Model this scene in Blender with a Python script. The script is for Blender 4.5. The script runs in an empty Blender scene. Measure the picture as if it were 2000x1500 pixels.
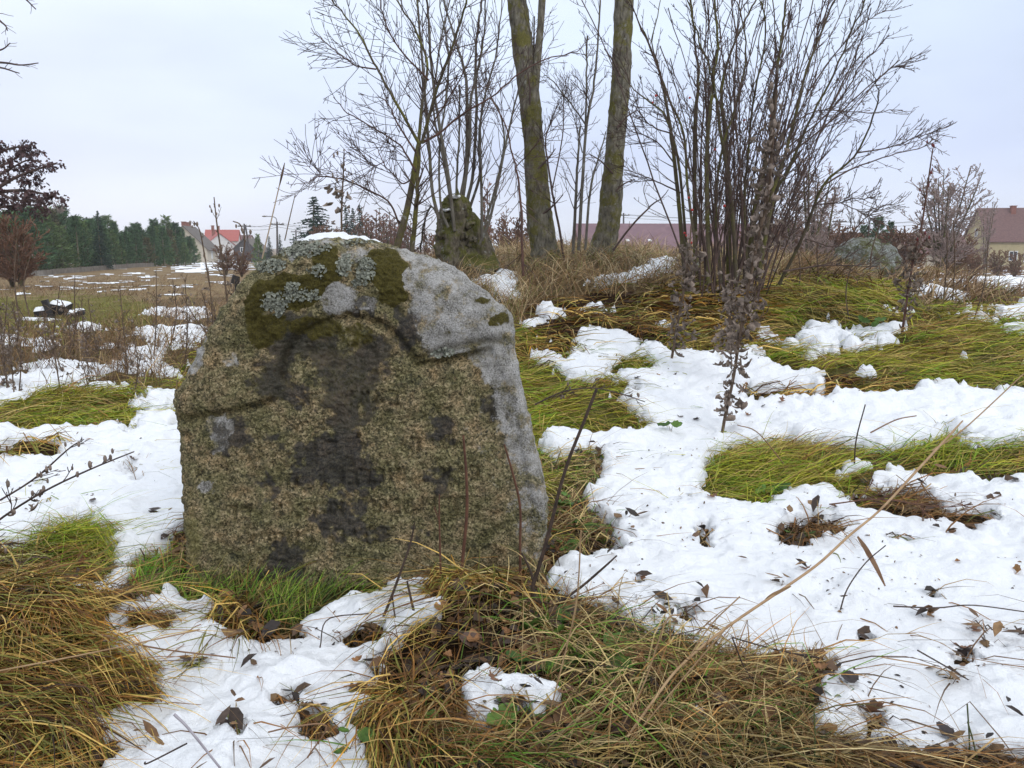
import bpy, math, random
import numpy as np

scene = bpy.context.scene
COL = scene.collection
RNG = np.random.default_rng(11)
random.seed(11)

# ------------------------------------------------------------------ camera
F = 1570.0                       # focal length in photo pixels (2000 wide)
PITCH = math.radians(9.76)
CAMZ = 1.0
cam_data = bpy.data.cameras.new('camera')
cam_data.sensor_width = 36.0
cam_data.lens = 36.0 * F / 2000.0
cam_data.clip_start = 0.05
cam_data.clip_end = 6000.0
cam = bpy.data.objects.new('camera', cam_data)
cam.location = (0, 0, CAMZ)
cam.rotation_euler = (math.pi / 2 - PITCH, 0, 0)
COL.objects.link(cam)
scene.camera = cam

# ------------------------------------------------------------------ world: overcast sky
world = bpy.data.worlds.new('World')
scene.world = world
world.use_nodes = True
wn, wl = world.node_tree.nodes, world.node_tree.links
wn.clear()
out = wn.new('ShaderNodeOutputWorld')
bg = wn.new('ShaderNodeBackground')
bg.inputs['Strength'].default_value = 0.1
sky = wn.new('ShaderNodeTexSky')
sky.sky_type = 'NISHITA'
sky.sun_disc = False
sky.sun_elevation = math.radians(32)
sky.sun_rotation = math.radians(-35)
sky.air_density = 1.0
sky.dust_density = 2.0
tc = wn.new('ShaderNodeTexCoord')
sep = wn.new('ShaderNodeSeparateXYZ')
wl.new(tc.outputs['Generated'], sep.inputs[0])
ramp = wn.new('ShaderNodeValToRGB')          # cloud deck: pale at the horizon, brighter overhead
wl.new(sep.outputs['Z'], ramp.inputs['Fac'])
el = ramp.color_ramp.elements
el[0].position = 0.0; el[0].color = (0.80, 0.865, 0.99, 1)
el[1].position = 1.0; el[1].color = (1.25, 1.32, 1.42, 1)
e = el.new(0.10); e.color = (0.68, 0.765, 1.0, 1)
e = el.new(0.24); e.color = (0.74, 0.85, 1.05, 1)
e = el.new(0.42); e.color = (0.93, 1.0, 1.10, 1)
wmap = wn.new('ShaderNodeMapping')
wmap.inputs['Scale'].default_value = (1.6, 1.6, 5.0)
wl.new(tc.outputs['Generated'], wmap.inputs[0])
wnoise = wn.new('ShaderNodeTexNoise')
wnoise.inputs['Scale'].default_value = 1.5
wnoise.inputs['Detail'].default_value = 4.0
wnoise.inputs['Roughness'].default_value = 0.45
wl.new(wmap.outputs[0], wnoise.inputs['Vector'])
wr = wn.new('ShaderNodeMapRange')
wr.inputs['From Min'].default_value = 0.3
wr.inputs['From Max'].default_value = 0.7
wr.inputs['To Min'].default_value = 8.1
wr.inputs['To Max'].default_value = 10.6
wl.new(wnoise.outputs['Fac'], wr.inputs[0])
vm = wn.new('ShaderNodeVectorMath'); vm.operation = 'SCALE'
wl.new(ramp.outputs['Color'], vm.inputs[0])
wl.new(wr.outputs[0], vm.inputs['Scale'])
mixw = wn.new('ShaderNodeMixRGB')
mixw.inputs['Fac'].default_value = 0.93
wl.new(sky.outputs['Color'], mixw.inputs['Color1'])
wl.new(vm.outputs[0], mixw.inputs['Color2'])
wl.new(mixw.outputs['Color'], bg.inputs['Color'])
wl.new(bg.outputs[0], out.inputs['Surface'])

# ------------------------------------------------------------------ sun (soft, through cloud)
sun_d = bpy.data.lights.new('sun', 'SUN')
sun_d.energy = 1.0
sun_d.angle = math.radians(16)
sun_d.color = (1.0, 0.98, 0.95)
sun = bpy.data.objects.new('sun', sun_d)
sun.rotation_euler = (math.radians(90 - 32), 0, math.radians(35))
COL.objects.link(sun)

scene.view_settings.view_transform = 'Standard'
scene.view_settings.look = 'None'
scene.view_settings.exposure = 0.2
scene.view_settings.gamma = 1.0
scene.view_settings.use_curve_mapping = False
scene.render.engine = 'CYCLES'
scene.cycles.max_bounces = 6
scene.cycles.diffuse_bounces = 3
scene.cycles.glossy_bounces = 2
scene.cycles.transmission_bounces = 2
scene.cycles.volume_bounces = 2

# ================================================================== maths helpers
_T2 = np.random.default_rng(5).random((256, 256)).astype(np.float32)
_T3 = np.random.default_rng(6).random((64, 64, 64)).astype(np.float32)

def vn2(x, y, seed=0):
    x = np.asarray(x, dtype=np.float64) + seed * 17.37
    y = np.asarray(y, dtype=np.float64) + seed * 9.71
    xi = np.floor(x).astype(np.int64); yi = np.floor(y).astype(np.int64)
    fx = x - xi; fy = y - yi
    fx = fx * fx * (3 - 2 * fx); fy = fy * fy * (3 - 2 * fy)
    a = _T2[xi & 255, yi & 255]; b = _T2[(xi + 1) & 255, yi & 255]
    c = _T2[xi & 255, (yi + 1) & 255]; d = _T2[(xi + 1) & 255, (yi + 1) & 255]
    return (a * (1 - fx) + b * fx) * (1 - fy) + (c * (1 - fx) + d * fx) * fy

def fbm2(x, y, octv=3, seed=0, gain=0.5):
    s = 0.0; a = 1.0; n = 0.0; f = 1.0
    for o in range(octv):
        s = s + a * vn2(x * f, y * f, seed + o * 3)
        n += a; a *= gain; f *= 2.03
    return s / n                       # 0..1, mean .5

def vn3(p):
    i = np.floor(p).astype(np.int64); f = p - i
    f = f * f * (3 - 2 * f)
    r = 0.0
    for dx in (0, 1):
        wx = f[:, 0] if dx else 1 - f[:, 0]
        for dy in (0, 1):
            wy = f[:, 1] if dy else 1 - f[:, 1]
            for dz in (0, 1):
                wz = f[:, 2] if dz else 1 - f[:, 2]
                r = r + wx * wy * wz * _T3[(i[:, 0] + dx) & 63, (i[:, 1] + dy) & 63, (i[:, 2] + dz) & 63]
    return r

def fbm3(p, octv=3, gain=0.5):
    s = 0.0; a = 1.0; n = 0.0; f = 1.0
    for o in range(octv):
        s = s + a * vn3(p * f + o * 7.3); n += a; a *= gain; f *= 2.03
    return s / n

def sstep(a, b, x):
    t = np.clip((x - a) / (b - a), 0, 1)
    return t * t * (3 - 2 * t)

cP, sP = math.cos(PITCH), math.sin(PITCH)

def P(px, py, Y):
    """point on the ray of a photo pixel at world distance Y ahead"""
    u = (px - 1000.0) / F; v = (750.0 - py) / F
    d = np.array([u, cP + v * sP, -sP + v * cP])
    return np.array([0, 0, CAMZ]) + d * (Y / d[1])

def project(x, y, z):
    zc = y * cP - (z - CAMZ) * sP
    yc = y * sP + (z - CAMZ) * cP
    zc = np.where(zc < 0.05, 0.05, zc)
    return 1000 + F * x / zc, 750 - F * yc / zc

# ================================================================== terrain
_VR = np.array([0, 10, 20, 30, 60, 100, 150, 400, 5000.0])
_VZ = np.array([0, 0, -.2, -.4, -1.06, -1.15, -1.9, -3.5, -6.5])
_WP = np.radians(np.array([-180, -60, -27, -20, -12, -4, 5, 13, 24, 35, 60, 180.0]))
_WV = np.array([0, 0, 0, .04, .45, .95, 1, .98, .74, .58, .25, 0])
HUMPS = []           # (x, y, radius x, radius y, height)

def terr(x, y):
    x = np.asarray(x, dtype=np.float64); y = np.asarray(y, dtype=np.float64)
    r = np.hypot(x, y); ph = np.arctan2(x, y)
    z = np.interp(r, _VR, _VZ)
    w = np.interp(ph, _WP, _WV)
    dn = 10.5 + 3.0 * sstep(0.2, 0.5, ph)
    z = z + 0.83 * w * sstep(3.3, 8.6, r) * (1 - sstep(dn, dn + 18, r))
    am = 0.05 * sstep(2.4, 4.5, r) + 0.012
    am = am * (1 - .7 * sstep(12, 20, r))
    z = z + am * (fbm2(x * 1.3, y * 1.3, 2, 3) - .5) * 2
    z = z + 0.30 * sstep(14, 40, r) * (fbm2(x * .12, y * .12, 2, 8) - .5)
    for hx, hy, rx, ry, hh in HUMPS:
        z = z + hh * np.exp(-(((x - hx) / rx) ** 2 + ((y - hy) / ry) ** 2))
    return z

def ground_at(px, py, y0=0.9, y1=400.0):
    Y = np.exp(np.linspace(math.log(y0), math.log(y1), 1500))
    u = (px - 1000.0) / F; v = (750.0 - py) / F
    d = np.array([u, cP + v * sP, -sP + v * cP])
    X = d[0] / d[1] * Y; Z = CAMZ + d[2] / d[1] * Y
    below = np.nonzero(Z <= terr(X, Y))[0]
    k = below[0] if len(below) else len(Y) - 1
    return np.array([X[k], Y[k], float(terr(X[k], Y[k]))])

for (px, py, rx, ry, hh) in [(60, 1260, .30, .25, .10), (930, 1235, .22, .16, .09), (1250, 1380, .35, .12, .03),
                             (1120, 800, .22, .2, .07), (1700, 740, .5, .35, .06), (1850, 700, .5, .4, .06),
                             (1600, 600, .8, .5, .07), (1560, 930, .45, .16, .06), (1850, 900, .4, .15, .05),
                             (140, 800, .4, .25, .10), (60, 885, .18, .1, .06), (120, 1090, .16, .1, .05),
                             (430, 1240, .1, .08, .03), (985, 1385, .11, .06, .045), (1350, 1388, .06, .04, .04), (1475, 1382, .04, .03, .03), (928, 1255, .04, .03, .03), (900, 1295, .035, .03, .03), (1010, 1210, .04, .03, .02), (1150, 650, .5, .3, .08), (1230, 590, .5, .4, .08)]:
    g = ground_at(px, py)
    HUMPS.append((g[0], g[1], rx, ry, hh))

# ================================================================== scene helpers
def build_mesh(name, V, faces, cols=None, smooth=True, uv=None):
    """faces: list of int arrays (n,3) / (n,4)"""
    me = bpy.data.meshes.new(name)
    V = np.ascontiguousarray(V, dtype=np.float32)
    faces = [np.asarray(f, dtype=np.int32) for f in faces if len(f)]
    loops = np.concatenate([f.ravel() for f in faces])
    tot = np.concatenate([np.full(len(f), f.shape[1], np.int32) for f in faces])
    start = np.concatenate([[0], np.cumsum(tot)[:-1]]).astype(np.int32)
    me.vertices.add(len(V)); me.vertices.foreach_set('co', V.ravel())
    me.loops.add(len(loops)); me.loops.foreach_set('vertex_index', loops)
    me.polygons.add(len(tot))
    me.polygons.foreach_set('loop_start', start)
    me.polygons.foreach_set('loop_total', tot)
    me.polygons.foreach_set('use_smooth', np.full(len(tot), smooth, dtype=bool))
    if cols is not None:
        a = me.color_attributes.new('Col', 'FLOAT_COLOR', 'POINT')
        c = np.ones((len(V), 4), np.float32); c[:, :cols.shape[1]] = cols
        a.data.foreach_set('color', c.ravel())
    me.update(calc_edges=True)
    return me

def link(name, me, mat, parent=None, loc=None):
    o = bpy.data.objects.new(name, me)
    if mat is not None and len(me.materials) == 0:
        me.materials.append(mat)
    COL.objects.link(o)
    if parent is not None:
        o.parent = parent
    if loc is not None:
        o.location = loc
    return o

def tag(o, label, cat=None, group=None, kind=None):
    o['label'] = label
    if cat: o['category'] = cat
    if group: o['group'] = group
    if kind: o['kind'] = kind
    return o

def thing(name, loc, label, cat, group=None):
    o = bpy.data.objects.new(name, None)
    o.empty_display_size = 0.1
    COL.objects.link(o)
    o.location = loc
    return tag(o, label, cat, group)

def copy_tree(root):
    r = root.copy(); COL.objects.link(r)
    for ch in root.children:
        c = ch.copy(); COL.objects.link(c); c.parent = r
        for g in ch.children:
            d = g.copy(); COL.objects.link(d); d.parent = c
    return r

class Bag:
    """collects shapes for ONE mesh"""
    def __init__(s): s.V = []; s.F = []; s.n = 0; s.C = []
    def add(s, V, *F, col=None):
        V = np.asarray(V, dtype=np.float64)
        s.V.append(V)
        for f in F: s.F.append(np.asarray(f, dtype=np.int32) + s.n)
        s.n += len(V)
        if col is not None: s.C.append(np.tile(np.asarray(col, float), (len(V), 1)) if np.ndim(col) == 1 else col)
    def tube(s, pts, rad, n=5, col=None):
        pts = np.asarray(pts, float); rad = np.broadcast_to(np.asarray(rad, float), (len(pts),))
        T = np.gradient(pts, axis=0)
        T /= np.linalg.norm(T, axis=1)[:, None] + 1e-12
        ref = np.array([0.05, 1.0, 0.02])
        if np.max(np.abs(T @ ref)) > .93: ref = np.array([1.0, .1, .05])
        if np.max(np.abs(T @ ref)) > .97: ref = np.array([.3, .2, 1.0])
        U = np.cross(T, ref); U /= np.linalg.norm(U, axis=1)[:, None] + 1e-12
        W = np.cross(T, U)
        a = np.linspace(0, 2 * math.pi, n, endpoint=False)
        R = pts[:, None, :] + rad[:, None, None] * (np.cos(a)[None, :, None] * U[:, None, :] + np.sin(a)[None, :, None] * W[:, None, :])
        k = len(pts)
        i = np.arange(k - 1)[:, None] * n; j = np.arange(n)[None, :]; j2 = (j + 1) % n
        f = np.stack([i + j, i + j2, i + n + j2, i + n + j], -1).reshape(-1, 4)
        s.add(R.reshape(-1, 3), f, col=col)
    def box(s, c, size, yaw=0.0, col=None):
        c = np.asarray(c, float); h = np.asarray(size, float) / 2
        v = np.array([[x, y, z] for x in (-1, 1) for y in (-1, 1) for z in (-1, 1)]) * h
        ca, sa = math.cos(yaw), math.sin(yaw)
        v = np.stack([v[:, 0] * ca - v[:, 1] * sa, v[:, 0] * sa + v[:, 1] * ca, v[:, 2]], 1) + c
        s.add(v, [[0, 1, 3, 2], [4, 6, 7, 5], [0, 4, 5, 1], [2, 3, 7, 6], [0, 2, 6, 4], [1, 5, 7, 3]], col=col)
    def ball(s, c, r, col=None, n=6, m=4):
        c = np.asarray(c, float); r = np.broadcast_to(np.asarray(r, float), (3,))
        v = [[0, 0, 1]]
        for i in range(1, m):
            t = math.pi * i / m
            for j in range(n):
                p = 2 * math.pi * j / n
                v.append([math.sin(t) * math.cos(p), math.sin(t) * math.sin(p), math.cos(t)])
        v.append([0, 0, -1])
        v = np.array(v) * r + c
        q = []; t3 = []
        for j in range(n): t3.append([0, 1 + j, 1 + (j + 1) % n])
        for i in range(m - 2):
            for j in range(n):
                a = 1 + i * n + j; b = 1 + i * n + (j + 1) % n
                q.append([a, a + n, b + n, b])
        L = len(v) - 1; a0 = 1 + (m - 2) * n
        for j in range(n): t3.append([L, a0 + (j + 1) % n, a0 + j])
        s.add(v, np.array(t3), *([np.array(q)] if q else []), col=col)
    def mesh(s, name, smooth=True, origin=None):
        V = np.concatenate(s.V)
        if origin is not None: V = V - np.asarray(origin)[None, :]
        C = np.concatenate(s.C) if s.C else None
        q = [f for f in s.F if f.shape[1] == 4]; t = [f for f in s.F if f.shape[1] == 3]
        fl = ([np.concatenate(q)] if q else []) + ([np.concatenate(t)] if t else [])
        return build_mesh(name, V, fl, C, smooth)
    def obj(s, name, mat, parent=None, smooth=True, origin=None):
        return link(name, s.mesh(name, smooth, origin), mat, parent)

def crom(pts, m):
    """Catmull-Rom through pts (any dimension), m points"""
    pts = np.asarray(pts, float)
    if len(pts) == 2:
        t = np.linspace(0, 1, m)[:, None]; return pts[0] * (1 - t) + pts[1] * t
    p = np.vstack([2 * pts[0] - pts[1], pts, 2 * pts[-1] - pts[-2]])
    s = np.linspace(0, len(pts) - 1 - 1e-6, m); i = s.astype(int); t = (s - i)[:, None]
    a, b, c, d = p[i], p[i + 1], p[i + 2], p[i + 3]
    return .5 * (2 * b + (c - a) * t + (2 * a - 5 * b + 4 * c - d) * t ** 2 + (3 * b - a - 3 * c + d) * t ** 3)

# ================================================================== materials
def new_mat(name):
    m = bpy.data.materials.new(name); m.use_nodes = True
    nt = m.node_tree
    b = nt.nodes['Principled BSDF']
    return m, nt, b

def node(nt, t, **kw):
    n = nt.nodes.new(t)
    for k, v in kw.items():
        if k in n.inputs: n.inputs[k].default_value = v
        else: setattr(n, k, v)
    return n

def tex_noise(nt, scale, detail=4, rough=.55, coord='Object', dist=0.0):
    c = nt.nodes.get('TC') or nt.nodes.new('ShaderNodeTexCoord'); c.name = 'TC'
    n = node(nt, 'ShaderNodeTexNoise', Scale=scale, Detail=detail, Roughness=rough, Distortion=dist)
    nt.links.new(c.outputs[coord], n.inputs['Vector'])
    return n

def ramp_n(nt, src, stops, interp='LINEAR'):
    r = nt.nodes.new('ShaderNodeValToRGB'); r.color_ramp.interpolation = interp
    e = r.color_ramp.elements
    e[0].position = stops[0][0]; e[0].color = (*stops[0][1], 1)
    e[1].position = stops[-1][0]; e[1].color = (*stops[-1][1], 1)
    for p, c in stops[1:-1]:
        q = e.new(p); q.color = (*c, 1)
    nt.links.new(src, r.inputs['Fac'])
    return r

def mix_n(nt, fac, a, b, mode='MIX'):
    m = nt.nodes.new('ShaderNodeMixRGB'); m.blend_type = mode
    for s, v in (('Fac', fac), ('Color1', a), ('Color2', b)):
        if hasattr(v, 'is_linked') or hasattr(v, 'links'): nt.links.new(v, m.inputs[s])
        elif s == 'Fac': m.inputs[s].default_value = v
        else: m.inputs[s].default_value = (*v, 1)
    return m.outputs['Color']

def bump_n(nt, b, h, strength=.5, dist=.01):
    n = node(nt, 'ShaderNodeBump', Strength=strength, Distance=dist)
    nt.links.new(h, n.inputs['Height'])
    nt.links.new(n.outputs['Normal'], b.inputs['Normal'])

def noise_mat(name, c1, c2, scale=8, rough=.85, bump=.3, bdist=.01, c3=None, spec=.3, detail=5):
    m, nt, b = new_mat(name)
    n = tex_noise(nt, scale, detail)
    st = [(.32, c1), (.68, c2)] if c3 is None else [(.3, c1), (.5, c2), (.7, c3)]
    r = ramp_n(nt, n.outputs['Fac'], st)
    nt.links.new(r.outputs['Color'], b.inputs['Base Color'])
    b.inputs['Roughness'].default_value = rough
    b.inputs['Specular IOR Level'].default_value = spec
    if bump:
        n2 = tex_noise(nt, scale * 4, 4)
        bump_n(nt, b, n2.outputs['Fac'], bump, bdist)
    return m

def attr_mat(name, rough=.7, var=.25, scale=30, spec=.25, transl=0.0):
    m, nt, b = new_mat(name)
    a = node(nt, 'ShaderNodeVertexColor', layer_name='Col')
    n = tex_noise(nt, scale, 3)
    r = ramp_n(nt, n.outputs['Fac'], [(.3, (1 - var,) * 3), (.7, (1 + var,) * 3)])
    c = mix_n(nt, 1.0, a.outputs['Color'], r.outputs['Color'], 'MULTIPLY')
    nt.links.new(c, b.inputs['Base Color'])
    b.inputs['Roughness'].default_value = rough
    b.inputs['Specular IOR Level'].default_value = spec
    if transl:
        t = node(nt, 'ShaderNodeBsdfTranslucent')
        nt.links.new(c, t.inputs['Color'])
        mx = node(nt, 'ShaderNodeMixShader'); mx.inputs[0].default_value = transl
        o = nt.nodes['Material Output']
        nt.links.new(b.outputs[0], mx.inputs[1]); nt.links.new(t.outputs[0], mx.inputs[2])
        nt.links.new(mx.outputs[0], o.inputs['Surface'])
    return m

def bark_mat(name, base, dark, moss, moss_amt, scale=14, stretch=.35):
    m, nt, b = new_mat(name)
    c = nt.nodes.new('ShaderNodeTexCoord'); c.name = 'TC'
    mp = nt.nodes.new('ShaderNodeMapping'); mp.inputs['Scale'].default_value = (1, 1, stretch)
    nt.links.new(c.outputs['Object'], mp.inputs[0])
    n = node(nt, 'ShaderNodeTexNoise', Scale=scale * 2, Detail=6.0, Roughness=.65)
    nt.links.new(mp.outputs[0], n.inputs['Vector'])
    r = ramp_n(nt, n.outputs['Fac'], [(.3, dark), (.7, base)])
    n2 = node(nt, 'ShaderNodeTexNoise', Scale=scale * .35, Detail=6.0, Roughness=.7)
    nt.links.new(c.outputs['Object'], n2.inputs['Vector'])
    mr = ramp_n(nt, n2.outputs['Fac'], [(.63 - moss_amt * .35, (0,) * 3), (.73 - moss_amt * .35, (.85,) * 3)])
    n3 = tex_noise(nt, scale * 6, 3)
    mc = ramp_n(nt, n3.outputs['Fac'], [(.3, tuple(v * .6 for v in moss)), (.7, tuple(v * 1.3 for v in moss))])
    col = mix_n(nt, mr.outputs['Color'], r.outputs['Color'], mc.outputs['Color'])
    n4 = tex_noise(nt, scale * 1.7, 2)
    lr = ramp_n(nt, n4.outputs['Fac'], [(.66, (0,) * 3), (.70, (.55,) * 3)])
    col = mix_n(nt, lr.outputs['Color'], col, (.30, .31, .28))
    nt.links.new(col, b.inputs['Base Color'])
    b.inputs['Roughness'].default_value = .9
    b.inputs['Specular IOR Level'].default_value = .2
    bump_n(nt, b, n.outputs['Fac'], .8, .02)
    return m

M_trunk = bark_mat('mossy_bark', (.27, .245, .19), (.04, .034, .025), (.135, .122, .026), .46, 16)
M_stump = bark_mat('stump_bark', (.20, .17, .125), (.03, .025, .016), (.105, .105, .022), .5, 16)
M_young = bark_mat('young_bark', (.15, .125, .085), (.06, .045, .03), (.17, .16, .035), .45, 9)
M_shoot = bark_mat('shoot_bark', (.19, .175, .145), (.09, .075, .06), (.15, .14, .05), .2, 9)
M_bushstem = bark_mat('bush_bark', (.125, .10, .065), (.05, .038, .028), (.12, .115, .03), .4, 9)
M_twig = noise_mat('twig_bark', (.058, .038, .034), (.125, .082, .066), 20, .8, 0)
M_twig_red = noise_mat('red_twig_bark', (.07, .036, .028), (.13, .066, .048), 20, .8, 0)
M_weed = noise_mat('dead_weed', (.07, .045, .03), (.16, .11, .075), 30, .85, 0)
M_deadleaf = noise_mat('curled_dead_leaf', (.10, .074, .058), (.30, .235, .19), 60, .85, .3, .004)
M_grass = attr_mat('grass_blades', .62, .22, 60, .3, .12)
M_leafcol = attr_mat('leaf_tissue', .6, .3, 90, .35, .08)
M_needle = attr_mat('needles', .7, .2, 3, .2, .05)

# snow -------------------------------------------------------------
M_snow, nt, b = new_mat('snow')
n1 = tex_noise(nt, 260, 5, .7)
n2 = tex_noise(nt, 45, 4, .6)
b.inputs['Base Color'].default_value = (.90, .915, .94, 1)
b.inputs['Roughness'].default_value = .65
b.inputs['Specular IOR Level'].default_value = .25
ad = node(nt, 'ShaderNodeMath', operation='MULTIPLY_ADD')
nt.links.new(n1.outputs['Fac'], ad.inputs[0]); ad.inputs[1].default_value = .45
nt.links.new(n2.outputs['Fac'], ad.inputs[2])
bump_n(nt, b, ad.outputs[0], .75, .016)

# ground -----------------------------------------------------------
M_ground, nt, b = new_mat('soil_and_litter')
a = node(nt, 'ShaderNodeVertexColor', layer_name='Col')
n1 = tex_noise(nt, 9, 8, .7)
n2 = tex_noise(nt, 70, 5, .7)
r1 = ramp_n(nt, n1.outputs['Fac'], [(.3, (.55, .5, .45)), (.7, (1.35, 1.3, 1.2))])
r2 = ramp_n(nt, n2.outputs['Fac'], [(.35, (.5, .5, .5)), (.65, (1.5, 1.45, 1.35))])
c = mix_n(nt, 1.0, a.outputs['Color'], r1.outputs['Color'], 'MULTIPLY')
c = mix_n(nt, 1.0, c, r2.outputs['Color'], 'MULTIPLY')
nt.links.new(c, b.inputs['Base Color'])
b.inputs['Roughness'].default_value = .95
b.inputs['Specular IOR Level'].default_value = .1
bump_n(nt, b, n2.outputs['Fac'], .8, .02)

# ================================================================== masks drawn as outlines on the ground
def pip_raster(W, H, sx, sy, poly, ox=0.0, oy=0.0):
    poly = np.asarray(poly, float)
    x = (poly[:, 0] - ox) / sx; y = (poly[:, 1] - oy) / sy
    x0, x1 = max(0, int(x.min())), min(W - 1, int(x.max()) + 1)
    y0, y1 = max(0, int(y.min())), min(H - 1, int(y.max()) + 1)
    if x1 < x0 or y1 < y0: return None
    gx, gy = np.meshgrid(np.arange(x0, x1 + 1) + .5, np.arange(y0, y1 + 1) + .5)
    ins = np.zeros(gx.shape, bool)
    j = len(x) - 1
    for i in range(len(x)):
        if y[i] != y[j]:
            c = ((y[i] > gy) != (y[j] > gy)) & (gx < (x[j] - x[i]) * (gy - y[i]) / (y[j] - y[i]) + x[i])
            ins ^= c
        j = i
    return (slice(y0, y1 + 1), slice(x0, x1 + 1)), ins

def ell(cx, cy, rx, ry, n=20):
    a = np.linspace(0, 2 * math.pi, n, endpoint=False)
    return np.stack([cx + rx * np.cos(a), cy + ry * np.sin(a)], 1)

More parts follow.
